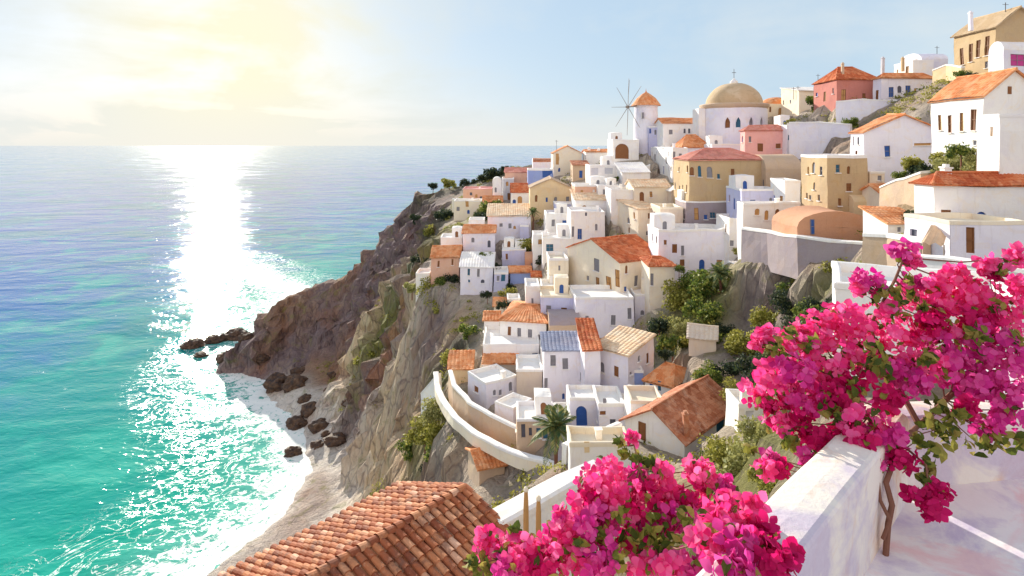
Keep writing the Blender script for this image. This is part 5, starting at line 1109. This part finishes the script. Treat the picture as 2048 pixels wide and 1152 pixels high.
def plant(name, label, base, clusters, leafs, branches, seed, fs=.050):
    rg = random.Random(seed); rt = root(name, base, label, 'bougainvillea', 'flowering bougainvillea plants')
    b = MB()
    for pts, r0_, r1_ in branches[:1]: b.tube(pts, [r0_+(r1_-r0_)*i/(len(pts)-1) for i in range(len(pts))], 9)
    part(b, 'trunk', 'bark', rt)
    for pts, r0_, r1_ in branches[1:]:
        b = MB(); b.tube(pts, [r0_+(r1_-r0_)*i/(len(pts)-1) for i in range(len(pts))], 7); part(b, 'branch', 'bark', rt)
    lf = MB(); tw = MB(); BP = [Vector(a).lerp(Vector(b_), t/4) for pts, _, _ in branches for a, b_ in list(zip(pts, pts[1:]))[1:] for t in range(4)]+[br_[0][-1] for br_ in branches]
    near_b = lambda c: sorted(BP, key=lambda p_: (p_-c).length)[rg.randrange(3)]
    for (px, py, rx, ry, Y, mat) in clusters:
        if 1400 < px < 1600 and py > 985: Y = min(Y, 2.2*1200/(py+ry*.5-290)*.97)
        c = at(px, py, Y); rX, rZ = rx/F*Y, ry/F*Y; b = MB(); n = int(85*rX*rZ/.042*(.052/fs)**2*.50)+12
        for _ in range(n):
            d = rnd_unit(rg); rad = rg.random()**(.28 if n > 45 else .6); wv_ = 1+.35*noise.noise(d*1.9+c*3); p = c+Vector((d.x*rX, d.y*(rX+rZ)*.40, d.z*rZ))*rad*wv_
            bract(b, p, d+Vector((-.1,-.55,.35))+rnd_unit(rg)*.5, fs*rg.uniform(.75,1.25), rg)
        part(b, 'flower_cluster', mat, rt, smooth=True)
        for _ in range(int(n*.30)):
            d = rnd_unit(rg); p = c+Vector((d.x*rX, d.y*(rX+rZ)*.38, d.z*rZ))*rg.uniform(.3, 1.02); leafshape(lf, p, (d+Vector((0,-.6,.6))).normalized(), rg.uniform(.028,.048)*fs/.052, rg)
        h_ = near_b(c); m1 = h_.lerp(c, .5)+Vector((rg.uniform(-.05,.05),0,-.04)); tw.tube([h_, m1, c], [.008,.006,.003], 4, False)
    for (px, py, rpx, Y) in leafs:
        c = at(px, py, Y); r = rpx/F*Y
        for _ in range(int(40*(r/.12)**2*.5)+7): p = c+rnd_unit(rg)*r*rg.random()**.4; leafshape(lf, p, (rnd_unit(rg)+Vector((0,-.8,.5))).normalized(), rg.uniform(.035,.058)*fs/.052, rg)
        h_ = near_b(c); m1 = h_.lerp(c, .5)+Vector((rg.uniform(-.03,.03),0,-.03)); tw.tube([h_, m1, c], [.006,.005,.003], 4, False)
    part(lf, 'leaves', 'bleaf', rt); part(tw, 'twigs', 'bark', rt)
PK, CR, MG = 'pink', 'crimson', 'magenta2'
# upper plant: trunk rises from the terrace corner and arches right
tb = at(1770, 1088, 4.22); tb.z = zf
trunk = [tb+Vector((0,0,-.05)), at(1776, 1050, 4.23), at(1784, 1010, 4.26), at(1772, 965, 4.32), at(1786, 925, 4.4), at(1800, 885, 4.5), at(1838, 850, 4.7), at(1890, 800, 4.9)]
br2 = [at(1766, 1078, 4.21), at(1780, 1040, 4.2), at(1760, 1000, 4.26), at(1756, 960, 4.3), at(1768, 920, 4.4), at(1752, 870, 4.5), at(1720, 800, 4.7), at(1690, 740, 4.9)]
br3 = [at(1838, 850, 4.7), at(1800, 780, 4.9), at(1760, 720, 5.0), at(1740, 650, 5.1), at(1790, 560, 5.2), at(1808, 515, 5.2)]
br4 = [at(1890, 800, 4.9), at(1960, 740, 5.0), at(1990, 640, 5.1)]
br5 = [at(1800, 885, 4.5), at(1852, 930, 4.3), at(1858, 985, 4.2)]
up = [(1545,768,50,48,4.9,PK),(1530,808,38,22,4.85,CR),(1600,700,52,42,5.0,PK),(1588,672,30,26,5.1,PK),(1640,660,46,40,5.1,PK),(1690,640,50,38,5.1,PK),(1660,720,58,46,4.9,PK),(1720,700,54,46,5.0,PK),(1770,650,60,48,5.1,PK),(1612,790,50,42,4.8,MG),(1596,845,44,34,4.7,CR),(1655,800,44,34,4.7,CR),(1690,860,30,24,4.6,CR),(1640,880,34,26,4.6,CR),(1560,850,30,22,4.7,PK),(1580,745,44,32,4.8,MG),
      (1730,850,52,44,4.5,PK),(1770,880,46,36,4.45,MG),(1722,900,34,34,4.4,CR),(1805,915,36,24,4.35,CR),(1755,930,24,14,4.35,MG),(1840,720,50,40,4.9,PK),(1830,760,44,34,4.8,MG),(1790,740,40,30,4.85,MG),(1880,700,54,44,5.0,MG),(1910,740,52,42,4.9,MG),(1900,640,58,46,5.1,PK),(1840,590,52,40,5.2,PK),(1910,580,56,40,5.2,PK),(1960,600,46,44,5.1,PK),(2010,640,46,46,5.0,PK),(1980,690,50,44,4.9,MG),(2020,740,44,50,4.8,MG),(1960,770,48,36,4.8,MG),(2010,820,40,42,4.7,MG),(1975,850,30,24,4.7,MG),(1930,810,26,18,4.7,CR),(1860,640,44,34,5.0,CR),(1960,650,40,34,4.95,CR),(1900,550,36,22,5.2,PK),
      (1735,565,34,26,5.2,MG),(1718,575,20,18,5.2,PK),(1808,503,26,18,5.2,MG),(1828,522,14,12,5.2,PK),(1836,565,22,16,5.2,MG),(1975,530,26,22,5.0,PK),(2032,515,24,20,4.9,PK),(1990,548,16,12,5.0,CR),(2036,580,24,30,5.0,PK),(1532,670,22,18,5.0,PK),(1518,688,14,10,5.0,PK),
      (1845,1000,34,14,4.2,CR),(1878,985,26,20,4.2,CR),(1862,1018,24,14,4.2,CR),(1620,915,24,20,4.5,MG),(1545,915,16,14,4.5,MG),(1528,940,22,18,4.4,PK),(1560,935,16,12,4.4,CR),(1780,800,36,28,4.7,CR),(1700,760,44,34,4.8,CR)]
lfs = [(1760,735,26,4.75),(1745,705,22,4.7),(1800,620,22,5.0),(1790,585,14,5.1),(1822,560,12,5.1),(1860,720,22,4.7),(1700,790,26,4.7),(1660,820,28,4.6),(1555,700,26,4.9),(1620,690,18,4.9),(1580,670,14,4.95),(1870,860,26,4.6),(1900,870,28,4.6),(1880,820,24,4.65),(1915,830,20,4.6),(1868,900,18,4.4),(1858,930,14,4.35),(1850,965,14,4.25),(1835,880,12,4.45),(1995,610,18,4.95),(1950,670,24,4.85),(2030,680,22,4.8),(2036,880,26,4.6),(1990,880,18,4.6),(1958,890,20,4.6),(1840,610,12,5.0),(1750,600,10,5.1),(1765,580,10,5.1),(1780,740,36,5.0),(1700,700,34,5.1),(1860,690,36,5.1),(1640,760,34,5.0),(1940,720,34,5.0),(1500,900,12,4.6),(1580,890,16,4.6),(2000,540,10,4.95),(1818,590,10,5.1)]
plant('bougainvillea', 'large pink bougainvillea tree arching from the terrace corner at the right', tb, up, lfs, [(trunk, .021, .017), (br2, .015, .009), (br3, .024, .009), (br4, .024, .01), (br5, .010, .005)], 21)
# lower plant outside the parapet
sb = at(1300, 1500, 4.3)
tr2 = [sb-Vector((0,0,1.2)), sb, at(1290, 1300, 4.3), at(1310, 1180, 4.35), at(1330, 1090, 4.5)]
lo_ = [(1205,960,48,44,4.7,PK),(1190,1000,48,36,4.6,CR),(1240,1000,52,44,4.6,PK),(1295,1020,54,46,4.6,CR),(1340,990,46,36,4.7,PK),(1350,1040,50,40,4.5,MG),(1385,1000,36,28,4.6,CR),(1150,1050,50,42,4.5,PK),(1200,1060,50,40,4.4,MG),(1110,1100,46,42,4.4,PK),(1050,1110,48,48,4.4,PK),(1090,1140,46,40,4.3,CR),(1160,1120,48,40,4.3,PK),(1210,1130,44,38,4.2,MG),(1260,1090,34,26,4.4,CR),(1290,1130,36,30,4.2,PK),(1410,960,26,30,4.7,PK),(1390,940,22,18,4.8,PK),(1270,950,22,18,4.8,MG),(1322,948,30,18,4.75,PK),(1430,1030,38,30,4.5,PK),(1420,1080,46,40,4.3,PK),(1470,1090,44,38,4.2,MG),(1400,1130,46,40,4.1,MG),(1340,1140,40,30,4.1,PK),(1470,1140,46,40,4.1,MG),(1520,1090,32,26,4.2,CR),(1550,1130,36,30,4.1,CR),(1490,1050,30,22,4.3,PK),(1530,1060,22,18,4.2,CR),(1450,1010,24,22,4.6,PK),(1580,1110,16,14,4.1,CR),(1450,972,22,18,4.7,MG),(1505,1010,20,15,4.4,PK),(970,1080,30,30,4.6,PK),(1010,1090,26,22,4.5,PK),(1120,1050,26,22,4.5,MG),(1010,1140,34,30,4.3,MG),(1300,1060,36,26,4.5,MG)]
lf2 = [(1300,1060,32,4.4),(1270,1080,30,4.35),(1200,1075,20,4.35),(1320,1110,36,4.2),(1340,1080,30,4.3),(1240,1030,18,4.4),(1380,1070,20,4.3),(1440,1060,20,4.3),(1030,1060,12,4.5),(1005,1110,14,4.4),(960,1140,28,4.4),(940,1130,16,4.4),(1235,1120,20,4.15),(1410,1120,18,4.05),(1275,912,14,4.8),(1250,905,10,4.8),(1298,925,12,4.8),(1240,880,10,4.8),(1430,1000,22,4.6),(1470,1000,22,4.6),(1500,1080,14,4.2),(1480,1040,22,4.4),(1370,1030,18,4.4),(1540,1030,24,4.4),(1160,1085,12,4.3)]
plant('bougainvillea', 'lower pink bougainvillea bush in front of the near white parapet at the bottom', sb, lo_+[(1264,875,9,9,4.8,PK)], lf2, [(tr2, .04, .022), ([at(1310,1180,4.35), at(1220,1120,4.5), at(1130,1080,4.6)], .02, .008), ([at(1310,1180,4.35), at(1420,1120,4.4), at(1500,1090,4.4)], .02, .008), ([at(1330,1090,4.5), at(1290,980,4.7), at(1268,890,4.8)], .012, .004)], 33)
# tiny bougainvillea in the ravine
